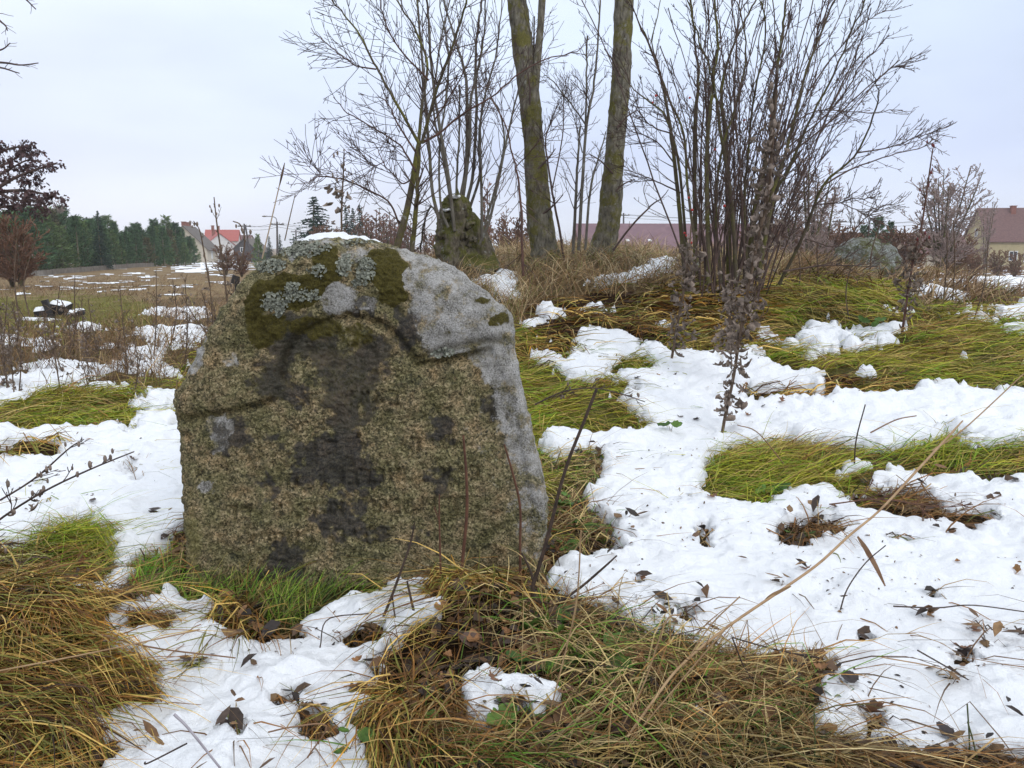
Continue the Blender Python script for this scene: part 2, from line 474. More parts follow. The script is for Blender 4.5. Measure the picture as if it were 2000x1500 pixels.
# raster covers px -200..2200, 400..1700 at 2 px
RX0, RY0, RW, RH = -200, 400, 1200, 650
SNOW = [
 (1, [(1055,862),(1110,852),(1190,850),(1262,842),(1225,800),(1165,772),(1140,748),(1090,742),(1075,722),(1118,700),(1108,672),(1135,652),(1190,648),(1240,668),(1300,685),(1360,690),(1400,700),(1480,690),(1500,715),(1560,722),(1605,735),(1605,765),(1590,778),(1550,765),(1500,768),(1450,775),(1430,785),(1500,797),(1560,792),(1600,797),(1650,780),(1720,787),(1760,775),(1830,772),(1825,755),(1880,768),(1940,775),(2210,770),(2210,860),(1960,872),(1930,880),(1880,870),(1860,860),(1800,870),(1760,880),(1700,885),(1600,882),(1560,874),(1500,870),(1440,880),(1410,885),(1390,900),(1380,930),(1385,960),(1350,985),(1310,1000),(1260,1030),(1200,1045),(1170,1010),(1150,990),(1140,970),(1180,950),(1195,915),(1180,890),(1140,885),(1100,900),(1070,905)]),
 (1, [(1140,975),(1230,960),(1380,960),(1400,985),(1450,988),(1500,990),(1520,970),(1600,965),(1640,975),(1680,1000),(1720,1010),(1760,1025),(1800,1030),(1900,1045),(1960,1020),(2210,1000),(2210,1560),(1990,1500),(1950,1475),(1900,1460),(1830,1490),(1760,1470),(1700,1465),(1610,1450),(1590,1420),(1610,1400),(1600,1375),(1610,1350),(1650,1335),(1640,1310),(1620,1290),(1560,1290),(1500,1295),(1450,1290),(1400,1280),(1350,1260),(1280,1240),(1200,1220),(1150,1190),(1070,1160),(1060,1140),(1100,1110),(1160,1095),(1210,1080),(1180,1050),(1190,1040),(1240,1020),(1170,1010)]),
 (1, [(1660,965),(1700,955),(1750,930),(1790,915),(1830,930),(1860,945),(1910,940),(1960,935),(2210,915),(2210,1005),(1950,1000),(1900,1010),(1830,985),(1790,965),(1770,1003),(1720,995)]),
 (1, [(1600,930),(1680,910),(1740,905),(1745,918),(1690,925),(1640,940),(1605,940)]),
 (1, [(1755,912),(1800,915),(1830,935),(1790,945),(1765,930)]),
 (1, [(1560,665),(1620,650),(1690,640),(1750,632),(1770,640),(1750,655),(1770,668),(1740,680),(1680,690),(1640,690),(1600,712),(1575,710),(1590,690),(1580,680)]),
 (1, [(1020,630),(1060,607),(1140,597),(1152,588),(1165,603),(1215,610),(1200,620),(1140,612),(1080,627),(1030,640)]),
 (1, [(918,556),(960,538),(1002,526),(1015,545),(985,558),(1015,560),(1012,592),(975,592),(955,566)]),
 (1, [(935,522),(950,498),(975,492),(975,505),(955,525)]),
 (1, [(1125,562),(1180,545),(1240,533),(1300,513),(1328,503),(1322,526),(1280,545),(1200,556),(1140,567)]),
 (1, [(1260,640),(1310,628),(1318,638),(1280,647)]),
 (1, [(1480,618),(1498,625),(1498,642),(1482,640)]), (1, [(1470,650),(1500,655),(1500,675),(1475,672)]),
 (1, [(1030,668),(1060,650),(1085,655),(1060,675)]),
 (1, [(1030,690),(1075,690),(1090,712),(1060,718),(1035,705)]),
 (1, [(1780,572),(1820,562),(1835,572),(1800,582)]), (1, [(1955,640),(2100,632),(2100,655),(1965,656)]),
 (1, [(1890,600),(2100,598),(2100,615),(1900,615)]), (1, [(1955,618),(2100,620),(2100,630),(1960,628)]),
 (1, [(1885,560),(1920,540),(2100,535),(2100,570),(1930,580)]),
 (1, [(1840,535),(1880,530),(1900,540),(1860,548)]),
 # left of the stone
 (1, [(-200,850),(60,845),(140,845),(200,840),(250,835),(270,810),(290,808),(325,810),(345,830),(380,900),(380,1000),(352,1050),(310,1060),(285,1075),(320,1090),(265,1110),(270,1120),(240,1130),(240,1160),(200,1187),(140,1165),(170,1150),(195,1120),(210,1080),(205,1050),(190,1020),(130,1035),(100,1040),(60,1080),(-200,1070)]),
 (0, [(-50,882),(60,860),(120,870),(132,895),(60,912),(-50,900)]),
 (0, [(30,1078),(80,1050),(190,1008),(205,1040),(222,1060),(190,1140),(150,1150),(80,1120)]),
 (0, ell(250, 930, 22, 16)), (0, ell(255, 850, 16, 10)),
 (1, [(185,1250),(220,1200),(300,1180),(340,1170),(400,1190),(430,1183),(385,1212),(440,1225),(465,1265),(460,1285),(490,1290),(560,1240),(620,1205),(690,1195),(740,1160),(800,1132),(850,1125),(890,1125),(900,1145),(840,1170),(860,1210),(850,1230),(800,1235),(770,1260),(740,1330),(720,1370),(690,1420),(700,1450),(700,1510),(690,1640),(220,1640),(190,1560),(215,1505),(235,1475),(180,1450),(175,1420),(230,1390),(300,1370),(320,1350),(260,1325),(270,1320),(310,1330),(300,1300),(250,1290),(200,1275)]),
 (0, [(245,1228),(290,1205),(350,1212),(310,1242),(262,1247)]),
 (0, [(372,1312),(398,1298),(412,1318),(384,1326)]), (0, [(330,1285),(390,1275),(385,1285),(345,1292)]),
 (0, [(435,1445),(468,1408),(482,1440),(455,1478)]), (0, [(650,1262),(715,1235),(732,1255),(685,1275)]),
 (0, [(575,1405),(600,1395),(640,1440),(618,1482),(575,1460)]), (0, [(690,1320),(718,1318),(712,1340)]),
 (0, [(250,1482),(300,1466),(330,1470),(280,1492)]),
 (1, [(880,1345),(920,1325),(970,1330),(1000,1330),(1050,1345),(1100,1370),(1095,1400),(1060,1430),(1015,1425),(1010,1400),(1030,1390),(1000,1375),(970,1395),(985,1425),(960,1440),(930,1460),(920,1440),(885,1410)]),
 (1, ell(930, 1252, 22, 13)), (1, [(884,1287),(915,1273),(918,1290),(908,1312),(890,1300)]),
 (1, [(1300,1350),(1330,1345),(1362,1370),(1402,1400),(1390,1420),(1350,1390),(1310,1370)]),
 (1, [(1453,1377),(1500,1370),(1492,1390),(1460,1396)]), (1, [(988,1190),(1028,1212),(1010,1226),(992,1210)]),
 (1, [(-100,790),(40,742),(100,735),(150,713),(162,725),(120,745),(80,770),(40,790),(-100,810)]),
 (1, [(100,760),(150,733),(185,728),(188,750),(218,766),(130,768)]),
 (1, [(240,700),(290,675),(322,690),(310,732),(260,730)]), (1, [(330,650),(372,643),(392,660),(372,692),(350,687)]),
 (1, [(272,640),(320,650),(330,680),(290,672)]), (1, [(40,670),(112,663),(117,690),(100,700)]),
 (1, [(-60,668),(30,658),(40,680),(-60,692)]), (1, [(270,782),(300,775),(335,790),(325,812),(280,812)]),
 (1, [(130,640),(178,636),(180,648),(140,652)]),
 (1, ell(375, 615, 30, 12)), (1, ell(310, 612, 22, 9)),
 # openings in the snow on the right
 (0, [(1510,1045),(1580,1013),(1660,1035),(1700,1045),(1650,1062),(1600,1055),(1560,1072),(1520,1072)]),
 (0, [(1735,1052),(1782,1060),(1772,1082),(1742,1076)]), (0, [(1265,1208),(1300,1188),(1350,1195),(1340,1212)]),
 (0, [(1215,1155),(1250,1138),(1256,1160),(1222,1170)]), (0, [(1183,1068),(1236,1062),(1236,1088),(1200,1085)]),
 (0, [(1800,1150),(1830,1145),(1838,1165),(1810,1170)]) , (0, [(1850,1275),(1890,1262),(1900,1300),(1865,1312)]),
 (0, [(1665,1410),(1710,1395),(1735,1410),(1725,1432),(1675,1430)]), (0, [(1895,1245),(1940,1250),(1930,1262),(1900,1260)]),
 (0, [(1805,1210),(1828,1208),(1826,1228),(1806,1226)]), (0, [(1320,985),(1360,980),(1350,996),(1325,995)]),
 (0, [(1395,820),(1420,790),(1440,800),(1425,830)]), (0, [(1595,832),(1612,828),(1616,834),(1600,838)]),
 (0, [(1800,848),(1850,840),(1855,852),(1810,856)]), (0, [(1180,715),(1240,700),(1280,722),(1200,745)]),
 (0, [(1690,975),(1760,970),(1790,985),(1760,1000),(1700,995)]), (0, [(1810,1000),(1930,1010),(1950,1040),(1850,1030)]),
 (0, [(1930,960),(1980,955),(1985,975),(1940,975)]),
 (0, [(1130,730),(1150,738),(1230,760),(1240,775),(1170,770)]),
 (0, [(1690,1480),(1760,1470),(1830,1490),(1860,1520),(1680,1520)]),
]
snow_r = np.zeros((RH, RW), np.float32)
for sgn, poly in SNOW:
    q = pip_raster(RW, RH, 2, 2, poly, RX0, RY0)
    if q: snow_r[q[0]][q[1]] = sgn

# grass zones: (type, heading in degrees from +x towards +y, spread, outline)
ZONES = [
 (5, -20, 120, [(-200,400),(2200,400),(2200,600),(-200,600)]),
 (1, -15, 35, [(-200,600),(2200,600),(2200,1000),(-200,1000)]),
 (2, -40, 60, [(-200,1000),(2200,1000),(2200,1700),(-200,1700)]),
 (6, 0, 180, [(-200,580),(220,576),(335,600),(320,640),(-200,655)]),
 (11, -60, 100, [(-200,655),(110,650),(400,620),(380,700),(320,780),(-200,775)]),
 (11, 60, 120, [(300,560),(500,500),(470,600),(420,680),(300,640)]),
 (4, 80, 100, [(850,470),(1320,470),(1560,500),(1500,575),(1330,560),(1250,600),(1040,640),(900,640)]),
 (7, -20, 40, [(1030,600),(1330,560),(1480,560),(1480,680),(1240,670),(1120,680),(1030,740)]),
 (1, -8, 22, [(1020,750),(1140,742),(1270,845),(1060,870)]),
 (1, 10, 25, [(1390,890),(1560,870),(1800,870),(2200,860),(2200,930),(1700,930),(1640,970),(1500,990),(1400,975)]),
 (1, -10, 30, [(1590,700),(1780,670),(2200,630),(2200,775),(1830,770),(1650,785),(1600,745)]),
 (7, -5, 35, [(1590,735),(1640,730),(1780,765),(1650,790),(1600,795)]),
 (1, 160, 50, [(1480,550),(1780,550),(1820,640),(1560,665),(1480,650)]),
 (7, -10, 40, [(1420,760),(1600,765),(1600,800),(1420,800)]),
 (2, -10, 40, [(1660,940),(2200,930),(2200,1050),(1660,1010)]),
 (1, -10, 30, [(-200,765),(290,755),(280,835),(-200,855)]),
 (7, -15, 40, [(-200,855),(150,855),(150,915),(-200,915)]),
 (1, 15, 40, [(20,1060),(200,1000),(230,1060),(200,1150),(60,1130)]),
 (7, -38, 28, [(-200,1080),(40,1080),(120,1150),(200,1250),(320,1340),(300,1390),(170,1440),(180,1520),(-200,1700)]),
 (3, 80, 90, [(240,1120),(360,1105),(700,1120),(890,1090),(890,1140),(660,1200),(560,1235),(260,1180)]),
 (7, -110, 50, [(385,1210),(450,1180),(510,1190),(500,1260),(465,1295)]),
 (7, -125, 45, [(730,1250),(850,1160),(1000,1060),(1110,1040),(1120,1150),(1000,1230),(900,1300),(760,1440),(700,1480)]),
 (8, -60, 180, [(1000,1160),(1150,1180),(1400,1280),(1640,1290),(1620,1400),(1560,1440),(1000,1440),(860,1330)]),
 (9, -20, 120, [(1080,1430),(1600,1430),(1600,1560),(700,1560),(720,1490),(1000,1480)]),
 (8, 40, 120, [(1040,900),(1200,880),(1200,960),(1140,990),(1240,1020),(1150,1120),(1060,1090)]),
]
zone_r = np.zeros((RH, RW), np.int16)
zone_r[:] = 0
for k, (ty, hd, sp, poly) in enumerate(ZONES):
    q = pip_raster(RW, RH, 2, 2, poly, RX0, RY0)
    if q: zone_r[q[0]][q[1]] = k

def lookup(rast, px, py):
    ix = np.clip(((px - RX0) / 2).astype(int), 0, RW - 1)
    iy = np.clip(((py - RY0) / 2).astype(int), 0, RH - 1)
    return rast[iy, ix]

def snow_mask(x, y, z=None):
    """0/1 field of the snow cover at ground points"""
    if z is None: z = terr(x, y)
    px, py = project(x, y, z)
    r = np.hypot(x, y)
    wob = 14 + 120 / np.maximum(r, 1.0)
    w1 = (fbm2(x * 6, y * 6, 4, 20, .72) - .5) * wob * 1.35
    w2 = (fbm2(x * 6, y * 6, 4, 40, .72) - .5) * wob * .9
    m = lookup(snow_r, px + w1, py + w2)
    # beyond the drawn outlines the cover goes on as broken patches
    n = fbm2(x * 1.1, y * 1.1, 4, 60, .6)
    nf = fbm2(x * .9, y * .8, 4, 66, .65)
    out_ = (px < -60) | (px > 2060) | (py > 1560) | (y < .6)
    m = np.where(out_, (n > .5), m)
    far = (py < 578) & (px < 470) & (r > 9)
    m = np.where(far, nf > np.where(py < 540, .535, .58), m)
    bank = (py < 530) & (px > 335) & (px < 470) & (r > 20)
    m = np.where(bank, nf > .42, m)
    farr = (px > 1780) & (py < 600) & (r > 8)
    m = np.where(farr, np.maximum(m, nf > .56), m)
    m = np.where((r > 22) & (px > 470) & (px < 1800), nf > .53, m)
    clod = (px < 400) & (py > 640) & (py < 800) & ~out_
    n2 = fbm2(x * 5, y * 5, 3, 72, .6)
    m = np.where(clod, np.maximum(m * (n2 > .40), n2 > .64), m)
    m = np.where((py > 560) & (py < 720) & (px > 900) & (r > 4), m * (n2 > .29), m)
    m = np.where((px > 1440) & (py > 575) & (py < 760) & (r < 9) & ~out_, np.maximum(m, (fbm2(x * 6, y * 4, 3, 74, .6) > .68) & (n > .46)), m)
    pits = fbm2(x * 11, y * 11, 3, 80, .6)
    m = np.where((pits > .735) & (r < 8), 0, m)
    return m.astype(np.float32)

# ================================================================== ground and snow sheets (log-polar, so detail follows distance)
D = 0.0034
r_near = np.exp(np.arange(math.log(1.02), math.log(16.0), D))
p_in = np.arange(-math.radians(43), math.radians(43) + D, D)

def blur(a, n):
    for ax in (0, 1):
        c = np.cumsum(np.pad(a, [(n + 1, n) if i == ax else (0, 0) for i in (0, 1)], mode='edge'), axis=ax, dtype=np.float64)
        L = a.shape[ax]
        hi = np.take(c, np.arange(2 * n + 1, 2 * n + 1 + L), axis=ax)
        lo = np.take(c, np.arange(0, L), axis=ax)
        a = (hi - lo) / (2 * n + 1)
    return a

RR, PP = np.meshgrid(r_near, p_in, indexing='ij')
GX, GY = RR * np.sin(PP), RR * np.cos(PP)
GZ = terr(GX, GY)
SM = snow_mask(GX, GY, GZ)
SB = .5 * blur(blur(SM, 2), 3) + .5 * blur(blur(SM, 5), 5)
fine = fbm2(GX * 38, GY * 38, 3, 90, .65) - .5
mid = fbm2(GX * 9, GY * 9, 3, 95, .55) - .5
SBn = SB + (fine * .75 + mid * .85 + (fbm2(GX * 16, GY * 16, 2, 93) - .5) * .75) * np.clip(4 * SB * (1 - SB) + .05, 0, 1)
s = np.clip((SBn - .5) / .5, 0, 1)
dome = np.sqrt(1 - (1 - s) ** 2)
lump = fbm2(GX * 3.2, GY * 3.2, 3, 100, .6) - .5
sc = np.clip(RR / 3.0, .75, 1.5)
SH = dome * (.020 + .022 * np.clip(lump + .35, 0, 1)) * sc + np.minimum(1, 1.5 * s) * (mid * .052 + fine * .017 + lump * .06 + (fbm2(GX * 17, GY * 17, 2, 97) - .5) * .030)
SH = np.maximum(SH, .008 * dome)
SH = np.where(SBn < .5, -.02, SH + .012)
SZ = GZ + SH

def grid_faces(nr, nc, keep=None):
    i = np.arange(nr - 1)[:, None] * nc; j = np.arange(nc - 1)[None, :]
    f = np.stack([i + j, i + j + 1, i + nc + j + 1, i + nc + j], -1)
    if keep is not None: f = f[keep]
    return f.reshape(-1, 4)

def compact(V, F, C=None):
    used = np.unique(F)
    mp = np.zeros(len(V), np.int32); mp[used] = np.arange(len(used))
    return V[used], mp[F], (C[used] if C is not None else None)

kq = np.maximum.reduce([SBn[:-1, :-1], SBn[1:, :-1], SBn[:-1, 1:], SBn[1:, 1:]]) > .5
f = grid_faces(len(r_near), len(p_in), kq)
V = np.stack([GX, GY, SZ], -1).reshape(-1, 3)
V, f, _ = compact(V, f)
snow = link('snow', build_mesh('snow', V, [f]), M_snow)
tag(snow, 'fresh white snow lying in broken patches over the grass', 'snow', kind='stuff')
N_SNOW = len(f)

# far snow, coarser
rf = np.exp(np.arange(math.log(15.9), math.log(170.0), .011))
pf = np.arange(-math.radians(46), math.radians(46) + .0045, .0045)
A, B = np.meshgrid(rf, pf, indexing='ij')
X, Y = A * np.sin(B), A * np.cos(B)
Z = terr(X, Y)
m = blur(snow_mask(X, Y, Z), 1)
m = m + (fbm2(X * 5, Y * 2.5, 4, 33, .7) - .5) * 1.9
kq = np.minimum.reduce([m[:-1, :-1], m[1:, :-1], m[:-1, 1:], m[1:, 1:]]) > .5
f = grid_faces(len(rf), len(pf), kq)
V = np.stack([X, Y, Z + .008 + .04 * np.clip(m - .5, 0, 1)], -1).reshape(-1, 3)
V, f, _ = compact(V, f)
o = link('snow', build_mesh('far_snow', V, [f]), M_snow)
tag(o, 'thin snow showing in streaks across the distant field', 'snow', kind='stuff')

# ground sheet -----------------------------------------------------
TYPE_COL = {1: (.085, .080, .026), 2: (.040, .028, .016), 3: (.055, .062, .018), 4: (.14, .10, .055), 5: (.22, .165, .10),
            6: (.15, .14, .04), 7: (.036, .020, .010), 8: (.028, .019, .012), 9: (.030, .026, .012), 10: (.05, .04, .02), 11: (.12, .09, .05)}
rg = np.concatenate([[.3, .5, .7, .85], np.exp(np.arange(math.log(1.0), math.log(16), .0075)),
                     np.exp(np.arange(math.log(16.2), math.log(180), .018)), [200, 260, 350, 500, 800, 1150, 1500]])
pg = np.concatenate([np.linspace(-math.pi, -.85, 50), np.arange(-.84, .84, .0085), np.linspace(.85, math.pi, 50)])
A, B = np.meshgrid(rg, pg, indexing='ij')
X, Y = A * np.sin(B), A * np.cos(B)
Z = terr(X, Y)
px, py = project(X, Y, Z)
zt = lookup(zone_r, px + (fbm2(X * 4, Y * 4, 2, 7) - .5) * 60, py + (fbm2(X * 4, Y * 4, 2, 9) - .5) * 40)
ty = np.array([z[0] for z in ZONES])[zt]
ty = np.where((Y < .8) | (np.abs(B) > .85), 2, ty)
ty = np.where((A > 20) & (Y > 0), np.where(ty == 6, 6, 5), ty)
cols = np.zeros(X.shape + (3,))
for k, c in TYPE_COL.items(): cols[ty == k] = c
v = (fbm2(X * 1.2, Y * 1.2, 3, 12) - .5)[..., None]
cols = cols * (1 + v * np.array([.5, .7, .6]))
cols = np.clip(cols, .01, .6)
Zg = Z + np.where(A < 16, .018 * (fbm2(X * 14, Y * 14, 3, 14) - .5), 0)
V = np.stack([X, Y, Zg], -1).reshape(-1, 3)
f = grid_faces(len(rg), len(pg))
n = len(V)
V = np.vstack([V, [[0, 0, 0]]])
fan = np.stack([np.full(len(pg) - 1, n), np.arange(1, len(pg)), np.arange(len(pg) - 1)], 1)
ground = link('ground', build_mesh('ground', V, [f, fan], np.vstack([cols.reshape(-1, 3), [[.06, .04, .02]]])), M_ground)
tag(ground, 'rough grassland rising to a low tree-topped mound', kind='structure')

# ================================================================== grass blades
PAL = {
 1: [((.19, .30, .016), 4), ((.37, .36, .030), 3), ((.40, .30, .08), 3), ((.31, .155, .04), 2), ((.06, .08, .014), 2)],
 2: [((.36, .24, .10), 4), ((.25, .115, .03), 3), ((.10, .055, .024), 3), ((.15, .165, .03), 2), ((.48, .36, .18), 1)],
 3: [((.085, .23, .014), 5), ((.18, .29, .025), 3), ((.28, .23, .07), 2), ((.05, .09, .016), 2), ((.24, .12, .04), 1)],
 4: [((.36, .25, .12), 4), ((.26, .155, .07), 3), ((.44, .34, .19), 2), ((.17, .16, .04), 2), ((.14, .085, .05), 2)],
 5: [((.33, .23, .12), 4), ((.27, .17, .09), 3), ((.20, .12, .07), 2), ((.20, .18, .06), 2)],
 6: [((.17, .20, .03), 3), ((.24, .24, .045), 3), ((.11, .13, .025), 1), ((.30, .22, .09), 3)],
 7: [((.50, .25, .04), 3), ((.60, .40, .11), 3), ((.20, .09, .02), 3), ((.21, .20, .035), 3), ((.06, .03, .014), 3), ((.52, .42, .18), 1)],
 9: [((.10, .21, .02), 4), ((.34, .24, .08), 3), ((.42, .32, .15), 2), ((.16, .08, .03), 2), ((.05, .08, .016), 2)],
 11: [((.40, .28, .14), 4), ((.28, .17, .08), 3), ((.18, .11, .07), 3), ((.24, .22, .06), 2)],
 10: [((.46, .33, .14), 3), ((.36, .22, .08), 3), ((.30, .30, .06), 2), ((.55, .44, .22), 1)],
 8: [((.38, .20, .06), 3), ((.16, .08, .026), 3), ((.50, .37, .16), 3), ((.12, .22, .022), 2), ((.05, .032, .02), 3)],
}
#        length      start lift(deg)  end lift(deg)  width mm   accept  mat height
GP = {1: ((.14, .36), (0, 48), (-34, 10), (1.6, 3.8), .80, .06),
      2: ((.12, .32), (5, 60), (-45, 8), (2.2, 5.5), .42, .045),
      3: ((.05, .15), (25, 80), (-30, 45), (1.8, 4.2), .55, .015),
      4: ((.20, .48), (30, 85), (-40, 40), (1.8, 3.4), .85, .04),
      5: ((.16, .36), (35, 85), (-30, 50), (3, 6), .8, .05),
      6: ((.05, .12), (30, 80), (-10, 60), (2, 4), .9, .02),
      7: ((.15, .40), (5, 50), (-38, 2), (2.0, 6.6), .50, .08),
      9: ((.10, .28), (5, 70), (-40, 25), (2.0, 6.0), .42, .04),
      11: ((.20, .50), (50, 88), (-30, 55), (1.6, 3.0), .34, .04),
      10: ((.30, .65), (15, 60), (-60, -5), (1.4, 2.8), 1.0, .05),
      8: ((.10, .32), (0, 65), (-50, 10), (1.8, 6.0), .36, .05)}

def blades(x, y, types, heads, segs, name, label):
    N = len(x)
    L = np.zeros(N); e0 = np.zeros(N); e1 = np.zeros(N); w = np.zeros(N); mh = np.zeros(N)
    col = np.zeros((N, 3))
    for t, (l, a, b_, wd, ac, hm) in GP.items():
        k = types == t; n = int(k.sum())
        if not n: continue
        L[k] = RNG.uniform(*l, n); e0[k] = np.radians(RNG.uniform(*a, n)); e1[k] = np.radians(RNG.uniform(*b_, n))
        w[k] = RNG.uniform(*wd, n) / 2000; mh[k] = hm
        cs = np.array([c for c, q in PAL[t]]); pr = np.array([q for c, q in PAL[t]], float); pr /= pr.sum()
        # neighbouring blades lean to one colour
        nz = fbm2(x[k] * 6, y[k] * 6, 3, 50 + t); cum = np.cumsum(pr)
        u = np.clip(.55 * RNG.random(n) + .45 * np.clip((nz - .5) * 2.2 + .5, 0, 1), 0, .999)
        ci = np.searchsorted(cum, u)
        col[k] = cs[np.clip(ci, 0, len(cs) - 1)] * RNG.uniform(.5, 1.45, (n, 1))
    r = np.hypot(x, y)
    w = w * np.clip(r / 2.6, .8, 3.0)
    h = np.where(RNG.random(N) < np.where(types == 1, .34, .22), RNG.uniform(0, 6.28, N), heads)
    under = RNG.random(N) < .80                     # the snow came down on top of most blades
    z0 = terr(x, y) - .004
    K = segs
    pts = np.zeros((N, K + 1, 3)); pts[:, 0] = np.stack([x, y, z0], 1)
    lift = RNG.random(N) ** 1.6 * mh + .003
    wig = RNG.normal(0, .22, N)
    for s_ in range(K):
        t = (s_ + .5) / K
        e = e0 + (e1 - e0) * t
        hh = h + wig * (t - .2) * 2
        st = (L / K)[:, None] * np.stack([np.cos(e) * np.cos(hh), np.cos(e) * np.sin(hh), np.sin(e)], 1)
        q = pts[:, s_] + st
        g = terr(q[:, 0], q[:, 1]) + lift * (.3 + .7 * math.sin(math.pi * min(1, t + .15)))
        q[:, 2] = np.maximum(q[:, 2], g)
        on = under & (snow_mask(q[:, 0], q[:, 1]) > .5)
        q[:, 2] = np.where(on, g - lift * .9 + .004, q[:, 2])
        pts[:, s_ + 1] = q
    tw = RNG.uniform(-1.1, 1.1, N)
    side = np.stack([-np.sin(h) * np.cos(tw), np.cos(h) * np.cos(tw), np.sin(tw)], 1)
    prof = np.array([.7] + [1 - .88 * ((i + 1) / K) ** 1.7 for i in range(K)])
    off = side[:, None, :] * (w[:, None] * prof[None, :])[:, :, None]
    V = np.stack([pts - off, pts + off], 2).reshape(-1, 3)
    base = (np.arange(N) * (K + 1) * 2)[:, None]
    i = np.arange(K)[None, :] * 2
    q = np.stack([base + i, base + i + 1, base + i + 3, base + i + 2], -1).reshape(-1, 4)
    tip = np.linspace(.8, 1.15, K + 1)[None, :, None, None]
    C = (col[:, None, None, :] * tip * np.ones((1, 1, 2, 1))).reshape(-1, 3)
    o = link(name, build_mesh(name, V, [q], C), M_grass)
    tag(o, label, 'grass', kind='stuff')
    return o

def scatter(N, r0, r1, half):
    r = np.exp(RNG.uniform(math.log(r0), math.log(r1), N))
    p = RNG.uniform(-half, half, N)
    x, y = r * np.sin(p), r * np.cos(p)
    z = terr(x, y)
    px, py = project(x, y, z)
    zi = lookup(zone_r, px + RNG.normal(0, 12, N), py + RNG.normal(0, 8, N))
    ty = np.array([q[0] for q in ZONES])[zi]
    hd = np.radians(np.array([q[1] for q in ZONES], float)[zi]); sp = np.radians(np.array([q[2] for q in ZONES], float)[zi])
    sw = (fbm2(x * 1.6, y * 1.6, 2, 77) - .5) * 1.2 + (fbm2(x * 8, y * 8, 2, 78) - .5) * 2.6
    h = hd + sw * np.minimum(sp * 1.4, 1.0) + RNG.normal(0, .5, N) * np.maximum(sp, .5)
    sn = snow_mask(x, y, z)
    acc = np.array([0] + [GP[k][4] for k in range(1, 12)])[ty]
    dens = np.clip(fbm2(x * 6, y * 6, 2, 81) * 3.2 - .85, .06, 1)
    keep = (RNG.random(N) < acc * dens * 1.2) & ((sn < .5) | (RNG.random(N) < .004)) & (z < CAMZ + 2)
    # nothing grows inside the stone
    keep &= (py < 1520) | (y < .9) | (px > 2080) | (px < -80)
    keep &= ~((np.abs(x + .43) < .50) & (np.abs(y - 2.37) < .125))
    return x[keep], y[keep], ty[keep], h[keep]

x, y, t, h = scatter(170000, 1.08, 3.6, math.radians(40))
blades(x, y, t, h, 4, 'grass', 'long matted green and rust brown grass between the snow patches near the gravestone')
x, y, t, h = scatter(9000, 1.15, 8.0, math.radians(38))
k = np.isin(t, (1, 7, 8, 9)) & (RNG.random(len(t)) < .42)
blades(x[k], y[k], np.full(int(k.sum()), 10), h[k] + RNG.normal(0, .5, int(k.sum())), 7, 'straw', 'long loose pale straws arching over the matted grass')
x, y, t, h = scatter(150000, 3.5, 13.0, math.radians(40))
blades(x, y, t, h, 3, 'grass', 'flattened yellow green grass and straw on the slope of the mound')
x, y, t, h = scatter(60000, 12.5, 60.0, math.radians(40))
k = (t == 5) | (t == 6) | (t == 4)
t = np.where(k, t, 5)
blades(x, y, t, h, 2, 'grass', 'dry beige grass covering the distant field')

# ================================================================== gravestone
Q = [(362,1240),(356,1150),(352,1060),(348,960),(340,860),(329,785),(347,750),(366,715),(384,678),(402,640),(430,600),(456,560),(490,521),(522,497),(560,477),(600,465),(640,461),(700,466),(760,481),(820,498),(880,525),(930,558),(978,596),(1003,630),(1012,680),(1020,750),(1034,810),(1047,870),(1061,930),(1072,985),(1072,1030),(1066,1100),(1060,1230),(900,1245),(700,1250),(500,1245)]
QC = np.array([700.0, 850.0])
STONE_Y, LEAN = 2.24, 0.07

def stone_plane(px, py):
    u = (px - 1000.0) / F; v = (750.0 - py) / F
    dx, dy, dz = u, cP + v * sP, -sP + v * cP
    t = (STONE_Y + LEAN * CAMZ) / (dy - LEAN * dz)
    return np.stack([dx * t, dy * t, CAMZ + dz * t], -1)

q = np.array(Q, float)
ql = crom(np.vstack([q, q[:1]]), 1400)[:-1]
# even spacing by angle about the centre
ang = np.unwrap(np.arctan2(ql[:, 1] - QC[1], ql[:, 0] - QC[0]))
if ang[-1] < ang[0]: ang = -ang; sg = -1
else: sg = 1
NA = 620
seg = np.hypot(*np.diff(np.vstack([ql, ql[:1]]), axis=0).T); cs = np.concatenate([[0], np.cumsum(seg)])
tt = np.linspace(0, cs[-1], NA, endpoint=False)
qq = np.stack([np.interp(tt, cs, np.append(ql[:, k], ql[0, k])) for k in (0, 1)], 1)
jag = (fbm2(tt / 9, tt * 0, 3, 4) - .5) * 7
rad = np.hypot(*(qq - QC).T)
qq = QC + (qq - QC) * (1 + jag / rad)[:, None]
nrm_a = np.degrees(np.arctan2(-(qq[:, 1] - QC[1]), qq[:, 0] - QC[0]))          # 0 right, 90 up
Redge = np.interp(nrm_a, [-180, -150, -90, -40, 0, 30, 60, 90, 120, 150, 180], [.045, .03, .02, .03, .045, .075, .12, .13, .085, .05, .045])
NR = 190
tr = np.linspace(0.004, 1, NR) ** .9
PXF = QC[None, None, :] + tr[:, None, None] * (qq - QC)[None, :, :]
pf_ = stone_plane(PXF[..., 0], PXF[..., 1])
edge_m = np.linalg.norm(stone_plane(qq[:, 0], qq[:, 1]) - stone_plane(QC[0], QC[1]), axis=1)
ed = (1 - tr)[:, None] * edge_m[None, :] * .9
u = np.clip(1 - ed / Redge[None, :], 0, 1)
back = Redge[None, :] * (1 - np.sqrt(np.clip(1 - u ** 2, 0, 1))) * .85
